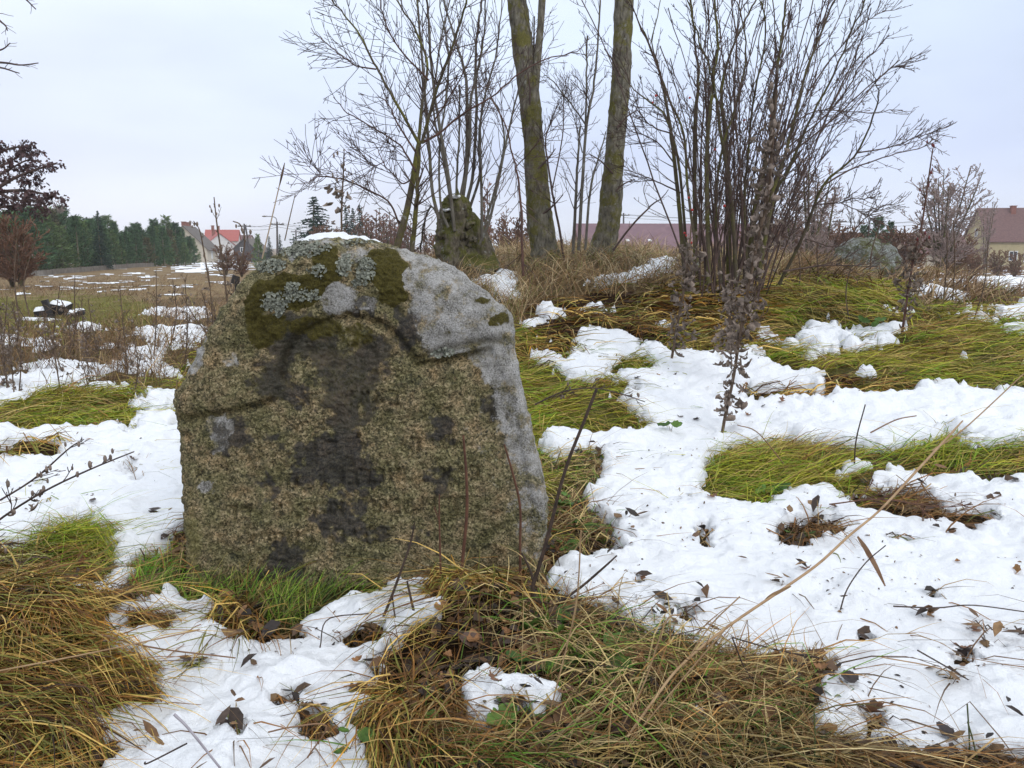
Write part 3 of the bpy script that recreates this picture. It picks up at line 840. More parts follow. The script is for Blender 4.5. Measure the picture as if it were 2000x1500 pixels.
# broad undulation of the face, and the upper right quarter falls back
pf_[..., 1] += back
THICK = .25
NS = 26
rings = [pf_]
outer = pf_[-1]
cen = np.array([outer[:, 0].mean(), outer[:, 1].mean(), outer[:, 2].mean()])
b0 = back[-1]
for i in range(1, NS + 1):
    s_ = i / NS
    ring = outer.copy()
    shrink = 1 - .05 * s_ - .10 * max(0, (s_ - .8) / .2) ** 2
    ring[:, 0] = cen[0] + (outer[:, 0] - cen[0]) * shrink
    ring[:, 2] = cen[2] + (outer[:, 2] - cen[2]) * shrink
    ring[:, 1] = outer[:, 1] + (THICK - b0) * s_
    rings.append(ring[None])
lastr = rings[-1][0]
for i in range(1, 13):
    s_ = i / 12.5
    ring = cen + (lastr - cen) * (1 - s_)
    ring[:, 1] = lastr[:, 1] * (1 - s_) + (lastr[:, 1].mean() + .02) * s_
    rings.append(ring[None])
SV = np.concatenate(rings).reshape(-1, 3)
NRT = SV.shape[0] // NA
SPX = np.concatenate([PXF, np.tile(qq[None], (NRT - NR, 1, 1))]).reshape(-1, 2)
i = np.arange(NRT - 1)[:, None] * NA; j = np.arange(NA)[None, :]; j2 = (j + 1) % NA
SF = np.stack([i + j, i + NA + j, i + NA + j2, i + j2], -1).reshape(-1, 4)
if sg > 0: SF = SF[:, ::-1]
nV = len(SV)
SV = np.vstack([SV, SV[:NA].mean(0)[None], SV[-NA:].mean(0)[None]]); SPX = np.vstack([SPX, QC[None], QC[None]])
j = np.arange(NA); j2 = (j + 1) % NA
cap1 = np.stack([np.full(NA, nV), j, j2], 1); cap2 = np.stack([np.full(NA, nV + 1), nV - NA + j2, nV - NA + j], 1)

# masks painted in outline coordinates of the face (2 px raster)
SW, SHH, SX0, SY0 = 420, 460, 300, 420
def smask(polys, soft=2):
    r = np.zeros((SHH, SW), np.float32)
    for p_ in polys:
        w_ = 1.0
        if isinstance(p_, tuple) and len(p_) == 2 and np.isscalar(p_[1]): p_, w_ = p_
        qd = pip_raster(SW, SHH, 2, 2, p_, SX0, SY0)
        if qd: r[qd[0]][qd[1]] = np.maximum(r[qd[0]][qd[1]], w_)
    if soft: r = blur(blur(r, soft), soft)
    return r
def sm_look(r, wob=8.0):
    nx = (fbm2(SPX[:, 0] / 16, SPX[:, 1] / 16, 3, 5, .6) - .5) * 2 * wob
    ny = (fbm2(SPX[:, 0] / 16, SPX[:, 1] / 16, 3, 15, .6) - .5) * 2 * wob
    x = np.clip((SPX[:, 0] + nx - SX0) / 2, 0, SW - 1).astype(int); y = np.clip((SPX[:, 1] + ny - SY0) / 2, 0, SHH - 1).astype(int)
    return r[y, x]

GREY = [([(640,470),(700,478),(760,480),(820,494),(880,520),(940,555),(990,598),(1020,640),(1030,700),(1040,780),(1060,860),(1085,930),(1085,985),(1040,985),(1012,930),(985,860),(965,790),(950,745),(925,715),(915,690),(850,700),(828,690),(815,650),(800,612),(795,570),(780,540),(800,512),(740,490),(720,500),(690,515),(670,500),(650,480)], .84),
        ([(975,850),(1095,920),(1090,1110),(1005,1090),(990,960)], .46), ([(925,735),(985,850),(1010,1000),(950,1000),(890,800)], .30),
        [(620,560),(660,545),(690,560),(700,580),(740,585),(738,602),(700,606),(640,612),(625,585)],
        [(540,510),(555,480),(600,465),(650,468),(625,490),(580,500)],
        ell(400, 952, 17, 16), ell(428, 835, 30, 24), ell(450, 705, 20, 11), ell(765, 546, 14, 13),
        [(385,675),(404,660),(400,700),(372,742),(360,722)], ell(425, 870, 14, 24)]
MOSS = [[(475,590),(500,550),(560,535),(620,535),(642,560),(610,600),(560,605),(520,605),(490,618)],
        [(608,490),(640,478),(662,500),(668,540),(640,558),(612,528)],
        [(715,488),(760,486),(792,515),(785,545),(796,580),(772,604),(745,592),(735,560),(698,545),(722,525)],
        ([(480,610),(560,610),(560,660),(500,690),(480,650)], .55), (ell(700, 655, 40, 30), .45), (ell(610, 640, 60, 25), .5),
        (ell(940, 590, 20, 12), .6), (ell(975, 625, 24, 18), .55), (ell(880, 650, 50, 6), .5)]
BLACK = [ell(448, 850, 36, 38), (ell(965, 805, 32, 27), .9), (ell(866, 838, 25, 19), .95), (ell(675, 765, 62, 66), .5), (ell(648, 885, 70, 36), 1.0),
         ell(645, 925, 82, 26), (ell(665, 1012, 50, 38), .9), (ell(560, 655, 60, 48), .6), ell(700, 600, 30, 18), (ell(795, 640, 28, 42), .85),
         (ell(725, 690, 40, 48), .6), ell(556, 1095, 34, 36), (ell(520, 950, 28, 20), .9), (ell(815, 1055, 16, 14), .9), (ell(535, 860, 18, 12), .8),
         (ell(852, 935, 30, 18), .75), (ell(700, 938, 50, 26), .9), (ell(680, 825, 40, 30), .6), (ell(580, 780, 22, 18), .85), (ell(520, 1130, 18, 30), .8),
         (ell(640, 700, 40, 60), .5), (ell(530, 745, 40, 50), .6), (ell(725, 1045, 30, 14), .7)]
grey = sm_look(smask(GREY, 4), 12); moss = sm_look(smask(MOSS, 2)); black = sm_look(smask(BLACK, 3), 34)

def groove(polys, width):
    """0..1 field that is 1 on the lines"""
    d = np.full(len(SPX), 1e9)
    for pl in polys:
        pl = crom(pl, max(3, len(pl) * 4)) if len(pl) > 2 else np.asarray(pl, float)
        for a_, b_ in zip(pl[:-1], pl[1:]):
            lo = np.minimum(a_, b_) - 30; hi = np.maximum(a_, b_) + 30
            k = np.nonzero((SPX[:, 0] > lo[0]) & (SPX[:, 0] < hi[0]) & (SPX[:, 1] > lo[1]) & (SPX[:, 1] < hi[1]))[0]
            if not len(k): continue
            ab = b_ - a_; t_ = np.clip(((SPX[k] - a_) @ ab) / (ab @ ab + 1e-9), 0, 1)
            d[k] = np.minimum(d[k], np.linalg.norm(SPX[k] - a_ - t_[:, None] * ab, axis=1))
    return np.exp(-(d / width) ** 2)

arch = groove([[(548, 735), (556, 690), (580, 655), (625, 628), (680, 618), (738, 630), (782, 662), (812, 708)],
               [(812, 712), (860, 706), (910, 698), (955, 682)], [(345, 818), (400, 812), (470, 800), (530, 783)],
               [(815, 702), (850, 690), (900, 676), (985, 664)]], 9)
inner = groove([[(590, 735), (600, 690), (640, 662), (690, 655), (735, 668), (765, 705)]], 7) * .5
# worn Hebrew-like strokes in rows (the photograph leaves only traces of them)
GL = [[[(0,0),(9,0)],[(9,0),(9,14)]], [[(0,0),(10,0)],[(10,0),(10,14)],[(1,5),(1,14)]], [[(0,0),(9,0),(9,13)],[(0,13),(9,13)]],
      [[(0,0),(9,13)],[(9,0),(7,5)],[(0,13),(2,7)]], [[(4,0),(5,14)]], [[(0,0),(1,12),(8,13),(9,0)],[(4,1),(3,11)]], [[(0,0),(8,1),(8,8)],[(0,4),(0,19)]],
      [[(0,0),(9,0),(9,14),(1,14),(0,4)]], [[(5,0),(5,5)]], [[(0,0),(8,1)],[(8,0),(7,14)],[(0,14),(9,14)]]]
rg_ = random.Random(4)
strokes = []
for (y0_, xa, xb) in [(770, 590, 790), (866, 470, 900), (925, 560, 930), (985, 440, 900), (820, 820, 960), (1040, 480, 800)]:
    xx = xa
    while xx < xb:
        g_ = rg_.choice(GL); sc_ = rg_.uniform(1.5, 1.9)
        for st in g_:
            strokes.append([(xx + p_[0] * sc_ + rg_.uniform(-1, 1), y0_ - (xx - 650) * .045 + p_[1] * sc_ + rg_.uniform(-1, 1)) for p_ in st])
        xx += rg_.uniform(22, 34)
lett = groove(strokes, 3.6)
wear = np.clip((fbm2(SPX[:, 0] / 60, SPX[:, 1] / 60, 2, 9) - .30) * 3, 0, 1)
lett = lett * wear

me = build_mesh('gravestone', SV, [SF, np.vstack([cap1, cap2])])
nor = np.zeros(len(SV) * 3, np.float32); me.vertices.foreach_get('normal', nor); nor = nor.reshape(-1, 3)
fl = 1.0 if nor[NA * 60:NA * 61, 1].mean() < 0 else -1.0
if fl < 0: me.flip_normals(); nor = -nor
front = np.clip(-nor[:, 1], 0, 1)
gs = np.clip(grey * 1.2, 0, 1)
d1 = fbm3(SV * 7, 3) - .5
d2 = fbm3(SV * 38, 3, .6) - .5
d3 = fbm3(SV * 120, 2, .6) - .5
d4 = fbm3(SV * np.array([60, 60, 110]), 3, .6) - .5
disp = d1 * .030 + d2 * .013 * (1 - .65 * gs) + (d3 * .006 + d4 * .010) * (1 - .75 * gs)
disp += .004 * np.clip(moss, 0, 1) * (1 + 2 * d3)
panel = sm_look(smask([[(335,822),(400,814),(470,802),(532,785),(548,735),(556,690),(580,655),(625,628),(680,618),(738,630),(782,662),(812,708),(860,702),(960,682),(1010,800),(1040,985),(1020,1260),(330,1260)]], 2), 5)
disp += -.012 * arch * front - .007 * inner * front - .008 * lett * front - .009 * panel * front
SV2 = SV + nor * disp[:, None]
me.vertices.foreach_set('co', SV2.astype(np.float32).ravel())
def fattr(me, nm, v):
    a_ = me.attributes.new(nm, 'FLOAT', 'POINT'); a_.data.foreach_set('value', np.ascontiguousarray(v, dtype=np.float32))
fattr(me, 'lichen', grey); fattr(me, 'moss', moss); fattr(me, 'stain', black)
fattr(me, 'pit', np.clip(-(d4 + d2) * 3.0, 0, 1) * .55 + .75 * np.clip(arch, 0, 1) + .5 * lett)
gold = sm_look(smask([(ell(395, 905, 18, 60), .62), (ell(372, 1080, 30, 110), .7), (ell(860, 1000, 130, 120), .4), ell(683, 484, 8, 10)], 6))
fattr(me, 'gold', gold)
me.update()

M_stone, nt, b = new_mat('granite_with_lichen')
def A_(nm):
    a_ = node(nt, 'ShaderNodeAttribute'); a_.attribute_name = nm; return a_.outputs['Fac']
def thr(src, noise_out, lo, hi, k=.5):
    m_ = node(nt, 'ShaderNodeMath', operation='MULTIPLY_ADD')
    nt.links.new(noise_out, m_.inputs[0]); m_.inputs[1].default_value = k
    nt.links.new(src, m_.inputs[2])
    r_ = node(nt, 'ShaderNodeMapRange'); r_.interpolation_type = 'SMOOTHSTEP'
    r_.inputs['From Min'].default_value = lo + k * .5; r_.inputs['From Max'].default_value = hi + k * .5
    nt.links.new(m_.outputs[0], r_.inputs[0])
    return r_.outputs[0]
ng = tex_noise(nt, 125, 6, .74)
nl = tex_noise(nt, 16, 4, .6)
nf_ = tex_noise(nt, 240, 3, .7)
vor = node(nt, 'ShaderNodeTexVoronoi', Scale=235.0)
nt.links.new(nt.nodes['TC'].outputs['Object'], vor.inputs['Vector'])
vsep = node(nt, 'ShaderNodeSeparateXYZ'); nt.links.new(vor.outputs['Color'], vsep.inputs[0])
va = node(nt, 'ShaderNodeMath', operation='MULTIPLY_ADD'); nt.links.new(vsep.outputs['X'], va.inputs[0]); va.inputs[1].default_value = .34
vb = node(nt, 'ShaderNodeMath', operation='MULTIPLY'); nt.links.new(ng.outputs['Fac'], vb.inputs[0]); vb.inputs[1].default_value = .80
nt.links.new(vb.outputs[0], va.inputs[2])
gran = ramp_n(nt, va.outputs[0], [(.34, (.026, .023, .018)), (.44, (.085, .073, .048)), (.53, (.155, .132, .086)), (.61, (.225, .187, .125)), (.70, (.31, .255, .18)), (.80, (.46, .39, .30))])
alg = ramp_n(nt, nl.outputs['Fac'], [(.33, (.52, .56, .36)), (.44, (.85, .88, .64)), (.56, (1.05, 1.0, .80)), (.68, (1.30, 1.12, .86))])
c = mix_n(nt, 1.0, gran.outputs['Color'], alg.outputs['Color'], 'MULTIPLY')
n_or = tex_noise(nt, 34, 3, .7); orf = ramp_n(nt, n_or.outputs['Fac'], [(.64, (0,) * 3), (.72, (.34,) * 3)])
c = mix_n(nt, orf.outputs['Color'], c, (.33, .20, .12))
n_dk = tex_noise(nt, 30, 6, .78); dkf = ramp_n(nt, n_dk.outputs['Fac'], [(.37, (.62,) * 3), (.49, (0,) * 3)])
c = mix_n(nt, dkf.outputs['Color'], c, (.030, .032, .022))
c = mix_n(nt, thr(A_('gold'), nf_.outputs['Fac'], .5, 1.0, .6), c, (.24, .21, .075))
st = ramp_n(nt, nf_.outputs['Fac'], [(.35, (.018, .017, .018)), (.7, (.060, .055, .055))])
sf = node(nt, 'ShaderNodeMath', operation='MULTIPLY'); nt.links.new(thr(A_('stain'), va.outputs[0], .32, .70, 1.3), sf.inputs[0]); sf.inputs[1].default_value = .82
c = mix_n(nt, sf.outputs[0], c, st.outputs['Color'])
lmx = node(nt, 'ShaderNodeMath', operation='MULTIPLY_ADD'); nt.links.new(nl.outputs['Fac'], lmx.inputs[0]); lmx.inputs[1].default_value = .6; nt.links.new(nf_.outputs['Fac'], lmx.inputs[2])
lms = node(nt, 'ShaderNodeMath', operation='SUBTRACT'); nt.links.new(lmx.outputs[0], lms.inputs[0]); lms.inputs[1].default_value = .30
lic = ramp_n(nt, lms.outputs[0], [(.27, (.045, .042, .036)), (.37, (.17, .16, .15)), (.50, (.325, .315, .30)), (.66, (.45, .44, .425))])
n_lh = tex_noise(nt, 13, 7, .72); lh = ramp_n(nt, n_lh.outputs['Fac'], [(.40, (.12,) * 3), (.50, (.95,) * 3)])
lf = node(nt, 'ShaderNodeMath', operation='MULTIPLY'); nt.links.new(thr(A_('lichen'), n_dk.outputs['Fac'], .38, .66, 1.5), lf.inputs[0]); nt.links.new(lh.outputs['Color'], lf.inputs[1])
c = mix_n(nt, lf.outputs[0], c, lic.outputs['Color'])
mo = ramp_n(nt, nf_.outputs['Fac'], [(.3, (.022, .018, .005)), (.55, (.075, .062, .012)), (.75, (.12, .105, .022))])
c = mix_n(nt, thr(A_('moss'), n_dk.outputs['Fac'], .36, .50, .8), c, mo.outputs['Color'])
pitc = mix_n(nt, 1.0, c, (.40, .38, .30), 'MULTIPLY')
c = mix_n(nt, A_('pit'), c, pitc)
nt.links.new(c, b.inputs['Base Color'])
b.inputs['Roughness'].default_value = .88
b.inputs['Specular IOR Level'].default_value = .25
bump_n(nt, b, ng.outputs['Fac'], .8, .006)

stone = thing('gravestone', (-.43, 2.35, 0), 'old rough granite gravestone with worn carved arch, moss and grey lichen', 'gravestone')
so = np.array(stone.location)
slab = link('slab', me, M_stone, stone); slab.location = tuple(-so)

def stone_pt(px, py, lift=0.0):
    k = np.argmin((SPX[:NR * NA, 0] - px) ** 2 + (SPX[:NR * NA, 1] - py) ** 2)
    return SV2[k] + nor[k] * lift, nor[k]

M_foli, nt, b = new_mat('leafy_lichen')
n1 = tex_noise(nt, 160, 3)
r = ramp_n(nt, n1.outputs['Fac'], [(.3, (.11, .115, .085)), (.55, (.28, .29, .235)), (.75, (.44, .45, .38))])
nt.links.new(r.outputs['Color'], b.inputs['Base Color']); b.inputs['Roughness'].default_value = .9
bump_n(nt, b, n1.outputs['Fac'], .6, .004)
def lichen_patch(cx, cy, rx, ry, n):
    bag = Bag()
    for _ in range(int(n * 1.7)):
        a_ = RNG.uniform(0, 6.28); rr = RNG.random() ** .6 * RNG.uniform(.8, 1.15)
        p_, nn = stone_pt(cx + rx * rr * math.cos(a_), cy + ry * rr * math.sin(a_), RNG.uniform(.0005, .004))
        nn = nn + RNG.normal(0, .45, 3); nn /= np.linalg.norm(nn)
        t1 = np.cross(nn, [0, 0, 1.0]); t1 /= np.linalg.norm(t1); t2 = np.cross(nn, t1)
        s_ = RNG.uniform(.0025, .0062); k = 7; ph = RNG.uniform(0, 6.28)
        ring = [p_ + s_ * RNG.uniform(.6, 1.25) * (math.cos(ph + 6.283 * i_ / k) * t1 + math.sin(ph + 6.283 * i_ / k) * t2) + nn * RNG.uniform(.0005, .003) for i_ in range(k)]
        bag.add(np.vstack([[p_ - nn * .001], ring]), np.array([[0, 1 + i_, 1 + (i_ + 1) % k] for i_ in range(k)]))
    return bag.obj('lichen_patch', M_foli, stone, origin=so)
for a_ in [(520, 520, 38, 14, 110), (585, 488, 52, 16, 170), (672, 520, 15, 22, 70), (712, 528, 19, 30, 100), (540, 590, 28, 18, 90), (590, 575, 36, 14, 80),
           (572, 560, 14, 9, 25), (695, 552, 8, 8, 18), (548, 612, 9, 9, 18), (690, 475, 30, 5, 22), (620, 530, 20, 12, 25), (865, 690, 24, 10, 30)]:
    lichen_patch(*a_)

# snow cap on the stone
bag = Bag()
top = [(k, SV2[(NR - 1) * NA + k]) for k in range(NA) if 545 < qq[k, 0] < 728 and qq[k, 1] < 500]
top.sort(key=lambda t_: qq[t_[0], 0])
tp = np.array([t_[1] for t_ in top]); txp = np.array([qq[t_[0], 0] for t_ in top])
n = len(tp); m = 18
hh_ = np.interp(txp, [545, 570, 600, 650, 690, 728], [0, .014, .024, .020, .012, 0])
ca = np.linspace(0, 1, m)
CV = np.zeros((n, m, 3))
for k in range(m):
    a_ = ca[k]
    prof = math.sqrt(max(0, 1 - (2 * a_ - 1) ** 2))
    CV[:, k, 0] = tp[:, 0]; CV[:, k, 1] = tp[:, 1] - .035 + .17 * a_
    CV[:, k, 2] = tp[:, 2] - .016 - .012 * (1 - a_) + (hh_ + .016) * prof * (hh_ > 0)
nz = fbm2(CV[..., 0] * 50, CV[..., 1] * 50, 3, 6) - .5
CV[..., 2] += nz * .007
bag.add(CV.reshape(-1, 3), grid_faces(n, m))
cap = bag.obj('snow_cap', M_snow)
tag(cap, 'thin strip of snow lying on the rounded top of the gravestone', 'snow')

# ================================================================== woody growth
def grow(bag, pts, rad, n, L0, ang=.7, lev=1, up=.25, t0=.15, rmin=.0016, sides=3, flat=1.0, wig=.10, rf=.45, sub=.5, subn=None):
    """side twigs along a branch, recursive"""
    pts = np.asarray(pts); k = len(pts)
    ts = np.sort(RNG.uniform(t0, .98, n))
    for t_ in ts:
        f_ = t_ * (k - 1); i_ = min(int(f_), k - 2); w_ = f_ - i_
        p_ = pts[i_] * (1 - w_) + pts[i_ + 1] * w_
        T = pts[i_ + 1] - pts[i_]; T = T / (np.linalg.norm(T) + 1e-9)
        rr = rad[i_] * (1 - w_) + rad[i_ + 1] * w_
        v_ = RNG.normal(0, 1, 3); v_[1] *= flat
        v_ -= T * (v_ @ T); v_ /= np.linalg.norm(v_) + 1e-9
        a_ = ang * RNG.uniform(.6, 1.35)
        d_ = math.cos(a_) * T + math.sin(a_) * v_
        L = L0 * RNG.uniform(.35, 1.15) * (1.15 - .65 * t_)
        m_ = 5
        q_ = [p_]
        for s_ in range(m_ - 1):
            d_ = d_ + np.array([0, 0, up / m_]) + RNG.normal(0, wig, 3); d_ /= np.linalg.norm(d_)
            q_.append(q_[-1] + d_ * L / (m_ - 1))
        q_ = np.array(q_)
        r0_ = max(rmin * 1.3, min(rr * rf, .004 + L * .006))
        rd_ = np.linspace(r0_, rmin, m_)
        bag.tube(q_, rd_, sides)
        if lev > 1:
            grow(bag, q_, rd_, max(2, int((subn or n * .45) * L / L0)), L * sub, ang, lev - 1, up, .2, rmin, 3, flat, wig, rf, sub)

def px_path(pts, Y, dY=0.0):
    """pixel polyline (px,py[,r px]) -> world path; dY = change of distance towards the end"""
    n = len(pts); Yb = Y if np.ndim(Y) else None
    out_ = []; rr = []
    for i_, p_ in enumerate(pts):
        yy = (Y[i_] if Yb is not None else Y + dY * i_ / max(1, n - 1))
        out_.append(P(p_[0], p_[1], yy)); rr.append((p_[2] if len(p_) > 2 else 1.0) * yy / F)
    return np.array(out_), np.array(rr)

def limb(bag, pts, Y, dY=0.0, m=None, sides=6, wob=0.0):
    w_, r_ = px_path(pts, Y, dY)
    m = m or max(6, len(pts) * 4)
    c_ = crom(np.hstack([w_, r_[:, None]]), m)
    q_ = c_[:, :3].copy()
    if wob: q_ += RNG.normal(0, wob, q_.shape) * np.linspace(0, 1, m)[:, None]
    rd = np.maximum(c_[:, 3], .0015)
    bag.tube(q_, rd, sides)
    return q_, rd

Z4 = lambda L_: [(600 + a_ * .3733, b_ * .3733) + ((r_ * .3733,) if r_ else ()) for (a_, b_, r_) in L_]      # first tree close-up
Z5 = lambda L_: [(1200 + a_ * .3733, b_ * .3733) + ((r_ * .3733,) if r_ else ()) for (a_, b_, r_) in L_]     # second one

# trunk A and trunk B ------------------------------------------------
def rough_trunk(pts, Y, name, parent, mat, lump=.09, m=140, sides=26):
    w_, r_ = px_path(pts, Y)
    c_ = crom(np.hstack([w_, r_[:, None]]), m)
    bag = Bag(); bag.tube(c_[:, :3], c_[:, 3], sides)
    V_ = np.concatenate(bag.V); cen_ = np.repeat(c_[:, :3], sides, 0)
    d_ = V_ - cen_
    nz_ = fbm3(V_ * np.array([9, 9, 4]), 3) - .5
    nz2 = fbm3(V_ * np.array([45, 45, 22]), 3) - .5
    V_ = cen_ + d_ * (1 + nz_ * lump * 4 + nz2 * lump * 2.2)[:, None]
    bag.V = [V_]
    o_ = bag.obj(name, mat, parent, origin=np.array(parent.location))
    return o_, c_[:, :3], c_[:, 3]

gA = ground_at(1068, 524); YA = 8.0
tA = thing('tree', P(1068, 520, YA), 'tall bare mossy tree trunk forking high up, between the stump and the straighter trunk', 'tree')
o_, pa, ra = rough_trunk([(1075, 556, 44), (1070, 522, 35), (1064, 490, 28), (1056, 440, 24.5), (1052, 400, 23), (1046, 320, 20.5), (1038, 240, 20), (1034, 190, 20), (1024, 110, 19), (1014, 40, 18.5), (1008, -20, 18), (1000, -140, 17), (1004, -300, 14), (1000, -480, 10)], YA, 'trunk', tA, M_trunk)
rough_trunk([(1040, 215, 9), (1044, 170, 9), (1049, 120, 7.5), (1055, 60, 6.5), (1059, 0, 6.5), (1066, -90, 5.5), (1075, -220, 4), (1090, -380, 2)], YA - .06, 'limb', tA, M_trunk, .04, 40, 12)
bag = Bag()
for st in [[(1000, -140, 9), (960, -250, 6), (900, -380, 4), (860, -500, 2)], [(1004, -300, 8), (1060, -420, 5), (1130, -560, 3)], [(1036, 200, 2.4), (1042, 130, 2), (1043, 60, 1.4), (1044, 32, 1)]]:
    q_, rd = limb(bag, st, YA); grow(bag, q_, rd, 12, .6, lev=2)
for (x0, y0, x1, y1) in [(1034, 205, 1030, 140), (1050, 330, 1085, 290), (1058, 420, 1100, 380)]:
    q_, rd = limb(bag, [(x0, y0, 2.2), ((x0 + x1) / 2 + 3, (y0 + y1) / 2, 1.6), (x1, y1, .8)], YA - .1); grow(bag, q_, rd, 4, .25, lev=1)
o_ = bag.obj('twigs', M_twig, tA, origin=np.array(tA.location)); o_['kind'] = 'stuff'

YB = 8.3
tB = thing('tree', P(1178, 515, YB), 'straight bare greyish tree trunk without forks, beside the barn with the mauve roof', 'tree')
rough_trunk([(1155, 560, 46), (1165, 525, 36), (1172, 500, 28), (1181, 467, 23.5), (1190, 430, 21.5), (1195, 373, 20.5), (1201, 300, 18.5), (1207, 220, 18.5), (1212, 150, 18), (1216, 70, 17.5), (1221, 0, 17.5), (1228, -120, 16), (1230, -300, 13), (1240, -480, 9)], YB, 'trunk', tB, M_trunk)
bag = Bag()
for st in [[(1228, -120, 8), (1290, -260, 6), (1340, -400, 3)], [(1230, -300, 8), (1180, -420, 5), (1150, -560, 3)]]:
    q_, rd = limb(bag, st, YB); grow(bag, q_, rd, 12, .6, lev=2)
for (x0, y0, x1, y1) in [(1205, 250, 1245, 215), (1198, 340, 1150, 300), (1195, 380, 1240, 350), (1212, 150, 1180, 95)]:
    q_, rd = limb(bag, [(x0, y0, 2), ((x0 + x1) / 2, (y0 + y1) / 2 - 5, 1.4), (x1, y1, .8)], YB - .1); grow(bag, q_, rd, 4, .25, lev=1)
o_ = bag.obj('twigs', M_twig, tB, origin=np.array(tB.location)); o_['kind'] = 'stuff'

# pollard stump --------------------------------------------------------
YS = 7.6
tS = thing('pollard_tree', P(905, 520, YS), 'gnarled mossy pollard stump with a head of straight upright shoots', 'tree')
rough_trunk([(915, 565, 62), (905, 530, 50), (896, 490, 40), (890, 460, 34), (888, 435, 31), (889, 415, 30), (892, 398, 27), (896, 386, 20), (898, 379, 7)], YS, 'trunk', tS, M_stump, .22, 90, 36)
rough_trunk([(900, 425, 24), (925, 455, 23), (940, 490, 24), (952, 530, 30)], YS + .1, 'root', tS, M_stump, .13, 30, 16)
for (x0, y0, rr_) in [(876, 425, 10), (888, 402, 8), (908, 418, 8), (918, 438, 9), (866, 456, 10), (878, 480, 12), (905, 460, 12), (925, 470, 10)]:
    bag = Bag(); c_ = P(x0, y0, YS - .1); bag.ball(c_, np.array([1, 1, .8]) * rr_ * YS / F, n=14, m=9)
    bag.V = [v_ + (fbm3(v_ * 30, 3)[:, None] - .5) * .09 for v_ in bag.V]
    bag.obj('burl', M_stump, tS, origin=np.array(tS.location))
for (x0, y0, x1, y1) in [(896, 410, 884, 378), (900, 408, 893, 366), (906, 404, 903, 384)]:     # broken splinters of the old head
    bag = Bag(); limb(bag, [(x0, y0, 6), ((x0 + x1) / 2, (y0 + y1) / 2, 4), (x1, y1, .8)], YS - .08, sides=5); bag.obj('splinter', M_stump, tS, origin=np.array(tS.location))
for c_ in [(872, 410, 7), (889, 384, 8)]:
    bag = Bag(); p_ = P(c_[0], c_[1], YS - .14); bag.ball(p_, np.array([1.3, .9, .35]) * c_[2] * YS / F, n=12, m=7)
    bag.V = [v_ + (fbm3(v_ * 40, 2)[:, None] - .5) * .04 for v_ in bag.V]
    bag.obj('snow_patch', M_snow, tS, origin=np.array(tS.location))
SHOOTS = [[(690, 1150, 9), (655, 1000, 8.5), (640, 800, 8), (615, 500, 7), (595, 220, 6), (575, 0, 5), (560, -250, 3)],
          [(770, 1200, 9), (735, 900, 8.5), (690, 650, 8), (655, 400, 7), (640, 200, 6), (625, 0, 5), (600, -250, 3)],
          [(800, 1050, 9), (832, 850, 9), (835, 520, 8), (822, 370, 7), (760, 160, 5), (715, 0, 4), (680, -200, 2.5)],
          [(840, 1040, 9), (868, 900, 8), (885, 600, 7.5), (880, 300, 6.5), (895, 130, 5.5), (912, 0, 5), (930, -250, 3)],
          [(820, 1000, 8), (850, 760, 7.5), (857, 520, 7), (905, 300, 5), (930, 100, 4), (935, -100, 3)],
          [(870, 1030, 7), (905, 900, 7), (900, 700, 6), (930, 500, 5), (985, 300, 4.5), (1010, 100, 3), (1030, -100, 2)],
          [(915, 1260, 8), (912, 1000, 7), (905, 750, 6), (915, 560, 4), (960, 420, 3)],
          [(900, 1280, 7), (955, 1150, 7), (1010, 900, 6), (1050, 700, 5), (1100, 500, 4), (1160, 300, 3), (1180, 90, 2)],
          [(930, 1180, 6), (990, 960, 5.5), (1030, 760, 5), (1010, 600, 4), (950, 480, 3), (910, 390, 2)],
          [(700, 1080, 6), (690, 800, 5), (720, 560, 4.5), (740, 300, 4), (700, 60, 3), (690, -150, 2)],
          [(780, 1000, 6), (795, 700, 5), (797, 440, 4)], [(760, 1100, 6), (700, 780, 5.5), (660, 560, 5), (700, 200, 4), (760, -50, 3)],
          [(650, 1080, 5), (610, 1180, 4.5), (590, 1320, 4)]]
tw = Bag()
for k, st in enumerate(SHOOTS):
    bag = Bag()
    x0_, y0_, r0_ = st[0]
    if y0_ < 1120: st = [(x0_ * .55 + 785 * .45, y0_ + 110, r0_ * 1.25)] + st
    q_, rd = limb(bag, Z4(st), YS + (-.16 if k in (0, 1, 6, 7, 9, 11) else .05) + RNG.uniform(-.05, .05), RNG.uniform(-.4, .4), wob=.004)
    bag.obj('shoot', M_shoot, tS, origin=np.array(tS.location))
    grow(tw, q_, rd, 22, .55, .6, 2, .3, .2, .0020, wig=.06, sub=.35, subn=5)
o_ = tw.obj('twigs', M_twig, tS, origin=np.array(tS.location)); o_['kind'] = 'stuff'

